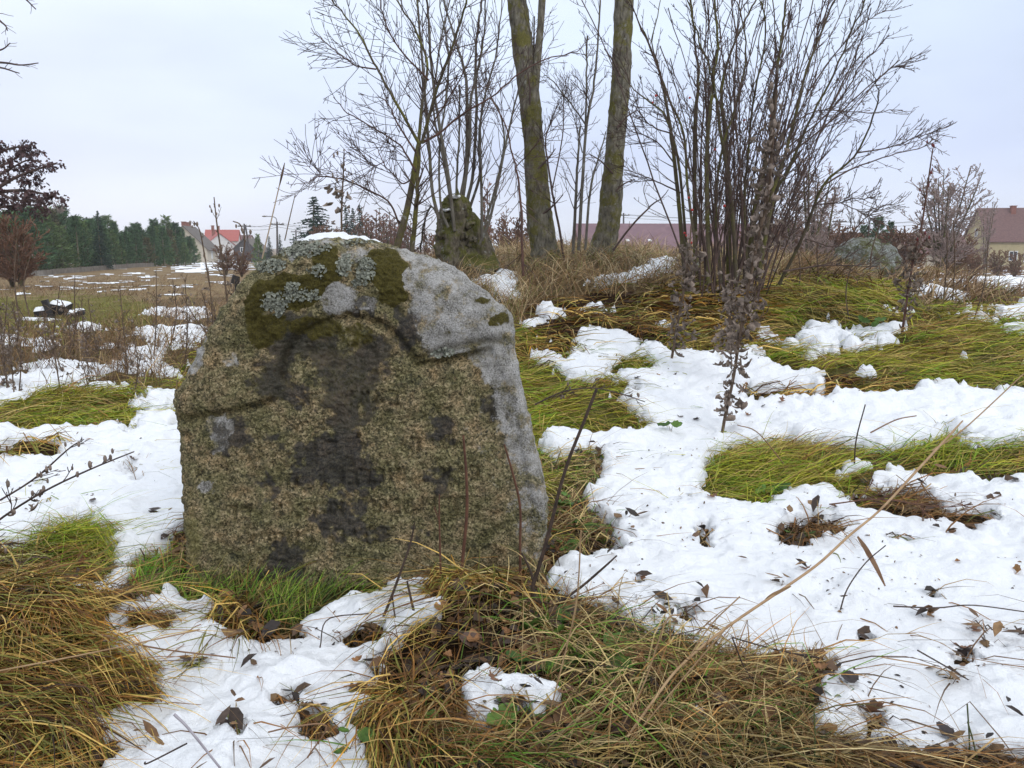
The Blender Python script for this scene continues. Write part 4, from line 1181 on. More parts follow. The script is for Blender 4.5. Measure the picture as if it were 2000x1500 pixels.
# young tree beside the stone -----------------------------------------
YY = 6.6
tY = thing('young_tree', P(775, 515, YY), 'young leaning bare tree with yellow green bark just behind the gravestone', 'tree')
bag = Bag(); tw = Bag()
q_, rd = limb(bag, Z4([(440, 1480, 20), (465, 1310, 19), (515, 1130, 17), (555, 930, 15), (578, 780, 12.5), (592, 735, 11)]), YY, 0, 30, 12)
bag.obj('trunk', M_young, tY, origin=np.array(tY.location))
BR = [[(585, 750, 9), (545, 680, 7.5), (500, 600, 7), (410, 440, 6), (355, 340, 5.5), (280, 190, 4.5), (190, 70, 3.5), (130, 0, 3), (40, -120, 2)],
      [(360, 362, 4), (260, 345, 3.5), (190, 300, 3), (100, 225, 2.4), (15, 145, 1.6)],
      [(582, 760, 9), (600, 560, 8), (628, 360, 6.5), (605, 250, 5.5), (540, 110, 4.5), (470, 0, 3.5), (400, -150, 2)],
      [(600, 750, 9), (640, 600, 8.5), (690, 430, 7.5), (750, 270, 6.5), (805, 100, 5.5), (832, 0, 5), (870, -200, 3)],
      [(606, 745, 7), (700, 690, 5.5), (800, 605, 5), (965, 505, 4), (1110, 385, 3.5), (1250, 310, 3), (1400, 270, 2.2), (1480, 200, 1.5)],
      [(570, 900, 6), (530, 830, 5), (480, 755, 4), (350, 672, 3.4), (230, 600, 2.8), (140, 510, 1.8)],
      [(545, 1330, 13), (568, 1130, 12), (578, 950, 10), (582, 770, 8)],
      [(480, 1170, 5), (430, 1060, 4.5), (330, 1000, 4), (210, 945, 3.4), (80, 922, 2.8), (0, 952, 1.8), (-70, 965, 1.2)],
      [(555, 930, 4.5), (500, 960, 3.5), (440, 900, 3), (400, 860, 2.5), (370, 780, 2), (330, 740, 1.5)],
      [(400, 850, 2.5), (330, 860, 2), (240, 740, 1.4)], [(80, 922, 2), (50, 880, 1.6), (15, 840, 1.2)],
      [(570, 800, 5), (470, 640, 4), (420, 540, 3), (365, 500, 2)], [(635, 420, 5), (480, 250, 3.6), (400, 100, 3), (380, -50, 2)],
      [(960, 510, 3), (1040, 660, 3.5), (1070, 800, 4), (1095, 870, 4.5), (1110, 1000, 5.5), (1125, 1180, 6.5), (1130, 1450, 7)],
      [(1095, 870, 3), (1160, 800, 2.5), (1250, 700, 1.8), (1330, 650, 1.2)], [(660, 640, 4), (790, 430, 3), (860, 280, 2.2), (900, 150, 1.5)]]
for st in BR:
    bag = Bag(); q_, rd = limb(bag, Z4(st), YY + RNG.uniform(-.1, .1), RNG.uniform(-.7, .5), wob=.006)
    bag.obj('branch', M_young if st[0][2] > 8.5 else M_twig_red, tY, origin=np.array(tY.location))
    grow(tw, q_, rd, 22, .55, .75, 2, .2, .12, .0020, wig=.07, sub=.36, subn=6)
o_ = tw.obj('twigs', M_twig, tY, origin=np.array(tY.location)); o_['kind'] = 'stuff'

# thin saplings between the two trunks ----------------------------------
YC = 7.8
SAP = [[[(1390, 1330, 8), (1405, 1050, 7.5), (1415, 850, 6), (1430, 660, 4)], [(1420, 1310, 9), (1440, 950, 8), (1462, 650, 6.5), (1500, 450, 5.5), (1522, 200, 4.5), (1532, 0, 4), (1540, -200, 2)],
        [(1455, 1310, 7), (1480, 1000, 6), (1520, 840, 4), (1565, 690, 2.5)], [(1462, 660, 4.5), (1400, 570, 3.5), (1290, 430, 2.6), (1240, 390, 1.6)], [(1455, 700, 5), (1462, 400, 4.5), (1461, 190, 4)], [(1440, 800, 3), (1390, 600, 2), (1330, 480, 1.4)]],
       [[(1345, 1370, 6.5), (1320, 1200, 6), (1290, 1050, 5.5), (1258, 850, 4.5), (1250, 720, 3.5), (1290, 600, 2.5), (1330, 500, 1.5)], [(1280, 1000, 3.5), (1330, 750, 3), (1342, 560, 2.2), (1330, 430, 1.4)]],
       [[(1600, 1310, 6), (1690, 1190, 5), (1790, 1085, 4), (1860, 1030, 2.6), (1890, 990, 1.6)], [(1790, 1085, 2), (1760, 1000, 1.6), (1775, 940, 1.2)]]]
LAB = ['clump of upright bare saplings growing between the two big mossy trunks', 'thin dark bare sapling right beside the forked mossy trunk',
       'low dark bare twig reaching out at the foot of the straight trunk']
for grp, lab in zip(SAP, LAB):
    b0 = Z4([grp[0][0]])[0]
    t_ = thing('sapling', P(b0[0], b0[1], YC), lab, 'sapling'); tw = Bag()
    for st in grp:
        bag = Bag(); q_, rd = limb(bag, Z4(st), YC + RNG.uniform(-.15, .15), RNG.uniform(-.3, .3), wob=.004)
        bag.obj('stem', M_shoot if lab.startswith('clump') else M_twig, t_, origin=np.array(t_.location))
        if lab.startswith('low') is False: grow(tw, q_, rd, 17, .38, .7, 2, .3, .25)
        else: grow(tw, q_, rd, 4, .15, .7, 1)
    o_ = tw.obj('twigs', M_twig, t_, origin=np.array(t_.location)); o_['kind'] = 'stuff'

# big bush -----------------------------------------------------------------
YU = 6.1
tU = thing('bush', P(1420, 585, YU), 'large many-stemmed bare bush with a few red berries', 'bush')
BS = [[(370, 1450, 12), (345, 1150, 11), (320, 900, 10), (290, 650, 8), (240, 400, 6), (165, 200, 4), (120, 90, 3), (60, -60, 2)],
      [(385, 1400, 8), (335, 850, 7), (265, 610, 5), (190, 540, 4), (75, 440, 2.5), (20, 340, 1.5)],
      [(425, 1440, 13), (420, 900, 11), (425, 600, 10), (440, 400, 7), (420, 200, 5), (400, 0, 4), (390, -200, 2)],
      [(440, 1400, 8), (385, 1000, 7), (360, 700, 6), (260, 450, 4), (200, 200, 3), (250, 0, 2)],
      [(495, 1480, 12), (482, 900, 11), (500, 600, 9), (518, 400, 8), (540, 250, 6), (525, 0, 5), (500, -200, 3)],
      [(600, 1500, 14), (592, 1000, 12), (580, 700, 11), (560, 500, 8), (600, 300, 6), (690, 100, 5), (740, 0, 4), (800, -150, 2)],
      [(640, 1500, 12), (612, 1050, 10), (558, 700, 8), (520, 450, 5), (440, 200, 4), (380, 0, 3)],
      [(690, 1480, 17), (735, 1100, 15), (790, 850, 13), (828, 650, 10), (850, 400, 8), (880, 150, 6), (900, 0, 5), (930, -200, 3)],
      [(735, 1450, 13), (800, 1100, 10), (870, 880, 9), (940, 640, 7), (1000, 380, 6), (1090, 150, 5), (1150, 0, 4), (1220, -150, 2)],
      [(750, 1470, 11), (830, 1050, 9), (905, 900, 8), (1020, 640, 6), (1140, 400, 5), (1250, 150, 4), (1310, 0, 3), (1360, -100, 2)],
      [(700, 1500, 8), (680, 1100, 7), (700, 800, 6), (730, 500, 5), (790, 200, 4), (770, 0, 3)],
      [(560, 1480, 8), (530, 1100, 7), (560, 800, 6), (650, 500, 5), (690, 250, 4), (640, 0, 3)],
      [(860, 1490, 9), (980, 1250, 8), (1090, 975, 7), (1270, 800, 5), (1370, 560, 4), (1372, 450, 2.5), (1345, 380, 1.6)],
      [(1090, 972, 5), (1250, 880, 4), (1420, 822, 3), (1600, 770, 2.4), (1705, 712, 1.6)], [(1270, 800, 4), (1450, 770, 3), (1600, 712, 2.2), (1705, 680, 1.5)],
      [(1045, 1070, 3.5), (1180, 1060, 3), (1270, 1035, 2.2), (1365, 1040, 1.4)], [(1180, 1060, 2.6), (1290, 1110, 2), (1360, 1145, 1.3)],
      [(880, 1420, 5), (1080, 1390, 4), (1250, 1390, 3), (1400, 1380, 2), (1600, 1375, 1.4)], [(1000, 1250, 4), (1180, 1290, 3), (1300, 1150, 2.5), (1400, 1085, 2), (1515, 1055, 1.3)],
      [(860, 850, 5), (1100, 660, 4), (1300, 480, 3), (1450, 360, 2), (1520, 350, 1.4)], [(900, 780, 4), (1150, 560, 3.5), (1300, 330, 3), (1440, 185, 2)],
      [(870, 700, 4), (1060, 580, 3), (1320, 590, 2.2), (1510, 570, 1.4)], [(1000, 500, 4), (1180, 250, 3), (1350, 90, 2.2), (1500, 40, 1.4)],
      [(310, 850, 4), (220, 740, 3), (100, 690, 2), (60, 670, 1.4)], [(330, 1000, 4), (200, 940, 3), (100, 900, 2), (40, 860, 1.4)],
      [(300, 700, 4), (200, 660, 3), (120, 560, 2), (20, 250, 1.5)]]
tw = Bag()
for st in BS:
    bag = Bag(); q_, rd = limb(bag, Z5(st), YU + RNG.uniform(-.3, .5), RNG.uniform(-.6, .6), sides=7, wob=.006)
    bag.obj('stem', M_bushstem if st[0][2] > 6 else M_twig, tU, origin=np.array(tU.location))
    grow(tw, q_, rd, 24, .34, .66, 2, .22, .2, .0018, wig=.06, sub=.25, subn=7)
for k in range(58):                                   # thinner stems of the same stool
    x0 = RNG.uniform(1345, 1500); fan = (x0 - 1410) / 90 * .25 + RNG.normal(.05, .15)
    L = RNG.uniform(420, 640)
    p0 = (x0, 580 + RNG.uniform(-25, 20), RNG.uniform(1.1, 2.3)); a_ = fan
    p1 = (x0 + math.sin(a_) * L * .35, p0[1] - math.cos(a_) * L * .35, p0[2] * .8)
    a_ += RNG.normal(0.03, .08); p2 = (p1[0] + math.sin(a_) * L * .35, p1[1] - math.cos(a_) * L * .35, p0[2] * .55)
    a_ += RNG.normal(0.05, .12); p3 = (p2[0] + math.sin(a_) * L * .35, p2[1] - math.cos(a_) * L * .35, 1.0)
    q_, rd = limb(tw, [p0, p1, p2, p3], YU + RNG.uniform(-.35, .6), RNG.uniform(-.9, .9), sides=5, wob=.006)
    grow(tw, q_, rd, 20, .34, .66, 2, .2, .2, .0018, wig=.06, sub=.25, subn=7)
o_ = tw.obj('twigs', M_twig, tU, origin=np.array(tU.location)); o_['kind'] = 'stuff'
M_berry = noise_mat('red_berry', (.35, .015, .015), (.55, .03, .02), 40, .35, 0, spec=.5)
for (bx, by) in [(1345, 386), (1415, 402), (1340, 460), (1350, 474), (1337, 455), (1281, 187), (1347, 191), (1396, 292), (1504, 226), (1454, 235), (1275, 200), (1352, 410)]:
    p_ = P(bx, by, YU - .25); bag = Bag(); bag.ball(p_, .007 + RNG.uniform(0, .004), n=8, m=6)
    bag.obj('berry', M_berry, tU, origin=np.array(tU.location))

# ================================================================== weeds with curled dead leaves
def curled_leaf_mesh(seed, L=.07, W=.018):
    g_ = np.random.default_rng(seed); n_ = 7; bag = Bag(); pts = []
    cur = g_.uniform(2.0, 5.5); a_ = 0; p_ = np.zeros(3); tw_ = g_.uniform(-1.5, 1.5)
    for i_ in range(n_):
        t_ = i_ / (n_ - 1); w_ = W * math.sin(math.pi * (.08 + .86 * t_)) * g_.uniform(.7, 1.2)
        th = tw_ * t_; sd = np.array([math.cos(th), math.sin(th), 0]) * w_
        cup = np.array([0, abs(w_) * 1.5, g_.normal(0, .004)])
        pts += [p_ - sd + cup, p_ + 0, p_ + sd + cup]
        a_ += cur / n_; p_ = p_ + np.array([math.sin(a_) * .5 * math.sin(tw_), math.sin(a_) * .6, -math.cos(a_)]) * L / n_
    f_ = []
    for i_ in range(n_ - 1):
        for j_ in (0, 1): f_.append([i_ * 3 + j_, i_ * 3 + j_ + 1, i_ * 3 + j_ + 4, i_ * 3 + j_ + 3])
    bag.add(np.array(pts), np.array(f_))
    return bag.mesh('curled_leaf')
LEAFM = [curled_leaf_mesh(s_, L_, W_) for s_, L_, W_ in [(1, .085, .014), (2, .06, .009), (3, .11, .011), (4, .07, .017), (5, .05, .008)]]
for me_ in LEAFM: me_.materials.append(M_deadleaf)

def weed(path, Y, label, leaves=0, lt=(.1, .9), lscale=1.0, spread=.02, mat=None, twn=6, twl=.12, pods=0, name='weed', cat='weed', group=None, podmat=None, podr=.008, podt=.8, dY=0.0):
    b0 = P(path[0][0], path[0][1], Y if np.ndim(Y) == 0 else Y[0])
    t_ = thing(name, b0, label, cat, group); org = np.array(t_.location)
    bag = Bag(); q_, rd = limb(bag, path, Y, dY, sides=6)
    bag.obj('stalk', mat or M_weed, t_, origin=org)
    tips = []
    if twn:
        tw = Bag(); grow(tw, q_, rd, twn, twl, .6, 2, .2, lt[0], .0012)
        o_ = tw.obj('side_twigs', mat or M_weed, t_, origin=org); o_['kind'] = 'stuff'
        tips = [v_[-2] for v_ in tw.V]
    for k in range(leaves):
        f_ = RNG.uniform(*lt) * (len(q_) - 1); i_ = min(int(f_), len(q_) - 2)
        p_ = q_[i_] + (q_[i_ + 1] - q_[i_]) * (f_ - i_) + RNG.normal(0, spread, 3)
        o_ = bpy.data.objects.new('leaf', LEAFM[RNG.integers(5)]); COL.objects.link(o_)
        o_.parent = t_; o_.location = tuple(p_ - org)
        o_.rotation_euler = (RNG.normal(0, .5), RNG.normal(0, .5), RNG.uniform(0, 6.28)); sc_ = lscale * RNG.uniform(.6, 1.4)
        o_.scale = (sc_, sc_, sc_)
    for k in range(pods):
        if tips and RNG.random() < .8: p_ = tips[RNG.integers(len(tips))]
        else: p_ = q_[int(RNG.uniform(podt, 1) * (len(q_) - 1))] + RNG.normal(0, .02, 3)
        bag = Bag(); bag.ball(p_, np.array([.8, .8, 1.5]) * podr * RNG.uniform(.7, 1.2), n=6, m=5)
        bag.obj('seed_head', podmat or M_deadleaf, t_, origin=org)
    return t_

weed([(1404, 890, 3.2), (1415, 820, 3.2), (1432, 740, 3), (1446, 650, 3), (1462, 560, 3), (1480, 470, 3), (1500, 380, 3), (1508, 290, 2.6), (1514, 215, 2), (1518, 175, 1.4)], 3.95,
     'tall dried weed with masses of curled grey brown leaves in front of the big bush', 230, (.14, .84), .95, .036, None, 26, .20, 22, podr=.012)
weed([(1312, 700, 2.6), (1322, 640, 2.6), (1335, 570, 2.4), (1345, 500, 2), (1350, 440, 1.4)], 4.9, 'shorter dried weed with withered leaves left of the tall one', 130, (.10, .85), .95, .035, None, 8, .12, 3)
weed([(1440, 700, 2.2), (1425, 640, 2.2), (1430, 590, 2), (1425, 545, 1.4)], 4.6, 'bent dried weed with drooping withered leaves at the foot of the bush', 120, (.1, .95), 1.0, .05, None, 6, .1, 0)
weed([(1762, 650, 2.6), (1775, 560, 2.4), (1785, 500, 2.2), (1800, 440, 2), (1812, 360, 1.6), (1822, 290, 1.2)], 5.6, 'thin wild rose stalk with dark hips and a clump of dead leaves lower down', 110, (.05, .48), 1.0, .042, M_twig_red, 10, .20, 15, name='rose_stalk', cat='wild rose', podmat=noise_mat('rose_hip', (.10, .025, .03), (.20, .04, .04), 30, .5, 0), podr=.009)
weed([(668, 490, 2), (667, 420, 1.8), (670, 350, 1.5), (672, 300, 1)], 5.2, 'dried weed with hanging leaves and pods behind the top of the gravestone', 18, (.25, .6), 1.0, .03, None, 14, .18, 16, podr=.008)
weed([(444, 590, 2), (436, 520, 1.8), (424, 440, 1.5), (418, 385, 1)], 5.2, 'thin dried stalk with a forked seed head standing left of the gravestone top', 8, (.0, .5), .8, .03, None, 9, .13, 8, podr=.007)
weed([(470, 520, 1.6), (478, 470, 1.4), (470, 440, 1.2), (455, 432, 1)], 5.0, 'arched dried stalk with drooping pods beside the shoulder of the gravestone', 0, twn=4, twl=.08, pods=9, podr=.009)
weed([(410, 560, 1.6), (398, 490, 1.4), (390, 450, 1.1), (378, 432, .9)], 5.4, 'dried stalk topped by a drooping cluster of dark pods before the red roofs', 0, twn=4, twl=.07, pods=12, podr=.009)
weed([(512, 505, 1.4), (530, 430, 1.2), (545, 365, 1.1), (556, 318, .8)], 4.6, 'tall pale grass stem with a feathery seed head above the gravestone shoulder', 0, mat=noise_mat('pale_straw', (.30, .22, .15), (.45, .35, .25), 30, .7, 0), twn=0, pods=0, name='grass_stem', cat='grass stem')
bag = Bag(); q_, rd = limb(bag, [(546, 362, 1), (551, 340, 2.2), (556, 318, .8)], 4.6); o_ = bag.obj('seed_head', M_weed); o_.parent = bpy.data.objects['grass_stem']; o_.location = tuple(-np.array(o_.parent.location))
weed([(556, 470, 1.1), (566, 425, 1), (577, 378, .7)], 4.7, 'shorter bare pale grass stem above the gravestone shoulder', 0, twn=0, name='grass_stem', cat='grass stem')
DW = [(36, 760, 30, 560, 5.2), (118, 720, 122, 560, 5.6), (185, 690, 168, 545, 6.4), (200, 665, 176, 560, 6.6), (252, 690, 246, 560, 5.8), (262, 730, 250, 615, 5.0), (300, 640, 305, 520, 7.0),
      (360, 640, 350, 500, 6.5), (415, 610, 425, 520, 6.0), (430, 600, 440, 500, 5.8), (75, 700, 82, 600, 6.6), (330, 610, 340, 530, 7.6), (10, 720, -4, 600, 6.0), (150, 640, 146, 520, 9.0), (40, 640, 38, 430, 10.0), (60, 600, 62, 470, 12)]
for k in range(30):
    yy = RNG.uniform(4.8, 10.0); DW.append((RNG.uniform(-10, 450), 700, 0, 0, yy))
    a_ = DW[-1]; yb = project(P(a_[0], 700, yy)[0], yy, float(terr(P(a_[0], 700, yy)[0], yy)))[1]; DW[-1] = (a_[0], yb, a_[0] + RNG.normal(0, 12), yb - RNG.uniform(350, 900) / yy, yy)
for (x0, y0, x1, y1, yy) in DW:
    y0 = project(P(x0, y0, yy)[0], yy, float(terr(P(x0, y0, yy)[0], yy)))[1] + 4
    x1 += RNG.normal(0, 16); y1 += RNG.uniform(-5, 50)
    weed([(x0, y0, 1.5), ((x0 + x1) / 2 + RNG.normal(0, 7), (y0 + y1) / 2, 1.2), (x1, y1, .7)], yy, 'thin brown dried weed stalk standing in the rough grass left of the gravestone', 22 if yy < 8 else 6, (.1, .9), .65, .026, None, 12, .13, 3 if yy < 8 else 0, group='dried weed stalks left of the gravestone', podr=.006)
DWR = [(1560, 560, 1556, 480, 7.0), (1660, 640, 1668, 500, 6.0), (1840, 600, 1850, 450, 6.5), (1860, 560, 1862, 430, 7.0), (1600, 580, 1596, 470, 7.4), (1900, 640, 1930, 470, 6.0), (1700, 560, 1720, 430, 8.0)]
for (x0, y0, x1, y1, yy) in DWR:
    y0 = project(P(x0, y0, yy)[0], yy, float(terr(P(x0, y0, yy)[0], yy)))[1] + 4
    weed([(x0, y0, 1.5), ((x0 + x1) / 2 + RNG.normal(0, 6), (y0 + y1) / 2, 1.2), (x1, y1, .8)], yy, 'pale thin dry stalk standing on the slope right of the bush', 0, twn=3, twl=.10, group='pale dry stalks right of the bush', name='dry_stalk', cat='stalk')

# stems close to the stone ----------------------------------------------
M_dstem = noise_mat('dark_stem', (.030, .020, .016), (.085, .055, .04), 40, .7, .3, .003)
M_rstem = noise_mat('russet_stem', (.07, .03, .02), (.15, .07, .04), 40, .7, .2, .003)
def stems(name, label, cat, paths, mat, group=None, tw=0, twl=.1, sides=7):
    p0 = px_path(paths[0][0][:1], paths[0][1][0] if np.ndim(paths[0][1]) else paths[0][1])[0][0]
    t_ = thing(name, p0, label, cat, group)
    for pts, yy in paths:
        bag = Bag(); q_, rd = limb(bag, pts, yy, sides=sides)
        bag.obj('stem', mat, t_, origin=p0)
        if tw:
            b2 = Bag(); grow(b2, q_, rd, tw, twl, .7, 1, .1, .2, .0009)
            o_ = b2.obj('side_twigs', mat, t_, origin=p0); o_['kind'] = 'stuff'
    return t_
stems('woody_stem', 'dark woody stem rising beside the right edge of the gravestone', 'stem',
      [([(1040, 1225, 4.6), (1045, 1180, 4.6), (1040, 1150, 4.4), (1052, 1110, 4.2), (1075, 1030, 3.8), (1092, 960, 3.5), (1112, 895, 3.4), (1140, 825, 3.2), (1163, 766, 3), (1167, 760, 2)], 1.98),
       ([(1042, 1135, 3), (1034, 1110, 2.6), (1019, 1080, 2)], 1.98), ([(1042, 1190, 3.6), (1075, 1185, 3.2), (1130, 1150, 2.8), (1175, 1112, 2.4), (1205, 1085, 1.6)], 1.98)], M_dstem)
stems('thin_stem', 'russet upright thin stem in front of the gravestone, straightest of its kind', 'stem', [([(898, 1140, 4), (905, 1080, 3.6), (912, 1000, 3.4), (911, 930, 3), (905, 850, 2.2)], 2.12)], M_rstem)
stems('thin_stem', 'kinked russet thin stem in front of the lower right of the gravestone', 'stem', [([(1016, 1120, 3), (1016, 1060, 2.8), (1016, 990, 2.6), (1003, 930, 2.4), (985, 868, 1.8)], 2.14)], M_rstem)
stems('thin_stem', 'short dark thin stem in front of the middle of the gravestone', 'stem', [([(862, 1165, 2.6), (860, 1090, 2.2), (858, 1010, 1.8), (858, 965, 1.2)], 2.08), ([(859, 1020, 1.5), (848, 990, 1.1)], 2.08)], M_rstem)
stems('thin_stem', 'dark forked stem leaning out of the snow at the foot of the gravestone', 'stem', [([(745, 1215, 3.2), (765, 1165, 3), (785, 1110, 2.6), (802, 1060, 2), (810, 1020, 1.4)], 1.95), ([(815, 1225, 3), (805, 1180, 2.8), (795, 1135, 2)], 1.93), ([(766, 1165, 1.8), (775, 1215, 1.6), (800, 1245, 1.2)], 1.93)], M_dstem)
M_straw = noise_mat('straw_stalk', (.28, .17, .085), (.42, .28, .15), 25, .6, .2, .002)
M_straw_d = noise_mat('brown_straw', (.16, .085, .045), (.27, .16, .09), 25, .7, .2, .002)
tR = stems('reed', 'long dry reed stalk leaning across the snow on the right', 'reed', [([(1225, 1440, 3), (1275, 1370, 3), (1330, 1300, 3), (1420, 1225, 2.9), (1530, 1150, 2.8), (1600, 1100, 2.7), (1660, 1045, 2.6), (1720, 995, 2.3), (1790, 920, 2.5), (1850, 855, 2.2), (1880, 822, 1.4)], [1.42, 1.50, 1.60, 1.72, 1.88, 2.0, 2.12, 2.24, 2.42, 2.6, 2.7])], M_straw)
def ribbon(pts, Y, wpx, mat, parent, name='leaf', dY=0.0):
    w_, _ = px_path(pts, Y, dY); c_ = crom(w_, 14); n_ = len(c_)
    wr_ = np.array([wpx * math.sin(math.pi * min(.95, .12 + .85 * k / n_)) for k in range(n_)]) * (Y if np.ndim(Y) == 0 else Y[0]) / F
    T_ = np.gradient(c_, axis=0); sd = np.cross(T_, [0, 1, .4]); sd /= np.linalg.norm(sd, axis=1)[:, None]
    V_ = np.stack([c_ - sd * wr_[:, None], c_ + np.array([0, -.001, .0015]), c_ + sd * wr_[:, None]], 1).reshape(-1, 3)
    bag = Bag(); bag.add(V_, grid_faces(n_, 3)); return bag.obj(name, mat, parent, origin=np.array(parent.location))
ribbon([(1675, 1048), (1690, 1070), (1710, 1105), (1729, 1145)], 2.12, 5, M_straw_d, tR, 'leaf')
ribbon([(1490, 1178), (1510, 1162), (1545, 1145)], 1.85, 6, M_straw, tR, 'sheath')
def stalk(pts, Y, label, mat=None, r=1.6, group=None, name='dry_stalk'):
    pp = [(a_, b_, r * (1 - .4 * i_ / len(pts))) for i_, (a_, b_) in enumerate(pts)]
    return stems(name, label, 'stalk', [(pp, Y)], mat or M_straw, group)
stalk([(1050, 1480), (1090, 1330), (1125, 1180), (1135, 1035)], 1.52, 'pale upright straw rising in front of the dead grass clump right of the stone')
stalk([(1330, 1310), (1385, 1225), (1445, 1165)], 1.62, 'slim pale straw lying close along the long reed stalk')
stalk([(1215, 1420), (1260, 1330), (1300, 1215), (1330, 1200)], 1.46, 'pale straw rising left of the lower end of the long reed')
stalk([(1225, 1455), (1330, 1330), (1420, 1225)], 1.42, 'pale straw crossing the lower end of the long reed')
stalk([(1600, 1285), (1520, 1270), (1430, 1245)], 1.7, 'bent dark stalk along the front edge of the large snow patch', M_dstem, 2)
stalk([(1430, 1245), (1452, 1300), (1475, 1335)], 1.6, 'dark stalk hanging down over the front edge of the large snow patch', M_dstem, 1.8)
stalk([(1745, 1184), (1830, 1187), (1900, 1182), (2010, 1196)], 1.95, 'thin dark runner lying flat on the snow at the far right', M_dstem, 1.7)
stalk([(1640, 1195), (1655, 1150), (1690, 1100), (1730, 1065)], 2.05, 'curved dark stalk with a withered flower head standing in the snow', M_dstem, 1.6)
stalk([(1792, 1270), (1870, 1315), (2010, 1400)], 1.7, 'dark stalk slanting across the snow in the lower right corner', M_dstem, 1.7)
stalk([(1715, 1282), (1850, 1310), (2010, 1375)], 1.72, 'pale stalk crossing the dark slanting one in the lower right corner', M_straw, 1.3)
stalk([(1668, 925), (1672, 860), (1690, 790)], 3.35, 'slim dark stalk standing upright in the broad snow band right of the weed', M_dstem, 1.7)
stalk([(340, 1395), (370, 1425), (430, 1500)], 1.28, 'greyish smooth stalk in the near lower left snow', noise_mat('grey_stalk', (.30, .27, .30), (.45, .42, .45), 25, .6, 0), 3.2)
stalk([(625, 1265), (640, 1210), (720, 1198)], 1.78, 'thin bent stalk over the snow hollow in front of the gravestone', M_dstem, 1.3)
stalk([(180, 1235), (300, 1265), (460, 1285)], 1.72, 'long reddish stalk lying over the snow near the rusty grass', M_straw_d, 2)
stalk([(0, 1310), (180, 1275), (390, 1230)], 1.55, 'long straw lying over the rusty grass and the snow beside it', M_straw, 2)
stalk([(524, 1430), (570, 1420), (637, 1418), (600, 1480)], 1.35, 'kinked russet straw in the near snow below the gravestone', M_straw_d, 1.6)
stalk([(283, 1488), (290, 1490), (365, 1452)], 1.3, 'short brown stalk in the near snow at the lower left', M_dstem, 1.8)
stalk([(1895, 1500), (1893, 1440), (1889, 1375)], 1.42, 'thin green upright stalk in the snow of the lower right corner', noise_mat('green_stalk', (.06, .08, .03), (.10, .12, .04), 25, .6, 0), 1.4)
stalk([(1910, 1490), (1900, 1445), (1890, 1410)], 1.4, 'second thin green stalk leaning in the snow of the lower right corner', bpy.data.materials['green_stalk'], 1.3)
stalk([(1590, 1500), (1592, 1440), (1590, 1390)], 1.38, 'green upright stalk at the near edge of the right snow patch', bpy.data.materials['green_stalk'], 1.8)
stalk([(1820, 880), (1880, 840), (2005, 725)], 2.9, 'pale straw leaning over the broad snow band at the far right', M_straw, 1.6)
stalk([(1530, 905), (1480, 845), (1440, 830)], 3.3, 'bent straw beside the foot of the tall dried weed', M_straw_d, 1.3)
stalk([(1700, 845), (1750, 820), (1790, 812)], 3.3, 'short straw lying on the broad snow band', M_straw_d, 1.5)

# seed-pod plant at the left edge ---------------------------------------
weed([(-60, 1060, 2.4), (20, 1000, 2.2), (95, 955, 2), (180, 915, 1.7), (262, 882, 1.2)], 2.1, 'sprawling dark dried plant with seed pods over the snow at the left edge', 10, (.0, .45), .45, .02, M_dstem, 12, .10, 16, name='dried_plant', cat='plant', podr=.006)
weed([(-40, 1000, 2), (60, 940, 1.8), (130, 880, 1.5), (150, 865, 1)], 2.3, 'upper spray of the dark dried seed plant at the left edge', 4, (.0, .45), .4, .02, M_dstem, 8, .09, 8, name='dried_plant', cat='plant', podr=.006)
weed([(1045, 790, 1.6), (1100, 765, 1.5), (1160, 758, 1.3), (1215, 770, 1.1), (1260, 785, .8)], 3.6, 'low dark dead spray lying over the snow right of the gravestone', 0, mat=M_dstem, twn=14, twl=.10, pods=8, name='dead_spray', cat='plant', podr=.006)
weed([(1620, 985, 1.6), (1720, 975, 1.5), (1830, 990, 1.3), (1900, 985, 1)], 2.75, 'flat dark seed spray lying on the snow at the far right', 0, mat=M_rstem, twn=14, twl=.10, pods=10, name='dead_spray', cat='plant', podr=.006)

# ================================================================== leaves on the ground
def leaf_mesh(seed, lobes, L=.06, W=.03, col=(.2, .1, .05), curl=.55):
    g_ = np.random.default_rng(seed); n_ = 9; pts = []; cc = []
    for i_ in range(n_):
        t_ = i_ / (n_ - 1)
        w_ = W * math.sin(math.pi * min(.97, .04 + .93 * t_)) ** .8
        if lobes: w_ *= .72 + .38 * math.cos(i_ * math.pi)
        x_ = (t_ - .5) * L; zc = curl * L * ((t_ - .5) ** 2) * 2 + g_.normal(0, .0012)
        pts += [[x_ + g_.normal(0, .001), -w_, zc + abs(w_) * g_.uniform(.1, .6)], [x_, 0, zc], [x_ + g_.normal(0, .001), w_, zc + abs(w_) * g_.uniform(.1, .6)]]
        cc += [np.array(col) * g_.uniform(.8, 1.2)] * 3
    bag = Bag(); bag.add(np.array(pts), grid_faces(n_, 3), col=np.array(cc)); me_ = bag.mesh('leaf_blade'); me_.materials.append(M_leafcol); return me_
BROWN = [leaf_mesh(1, 1, .075, .026, (.17, .085, .045)), leaf_mesh(2, 0, .055, .020, (.10, .062, .045)), leaf_mesh(3, 0, .045, .017, (.24, .115, .045)), leaf_mesh(4, 1, .065, .022, (.075, .05, .04), .6), leaf_mesh(5, 0, .05, .022, (.30, .16, .06), .5), leaf_mesh(8, 0, .06, .024, (.045, .035, .033), .3)]
GREEN = [leaf_mesh(6, 0, .07, .026, (.085, .16, .028), .3), leaf_mesh(7, 0, .055, .020, (.11, .20, .035), .3), leaf_mesh(9, 0, .09, .030, (.06, .125, .022), .35)]
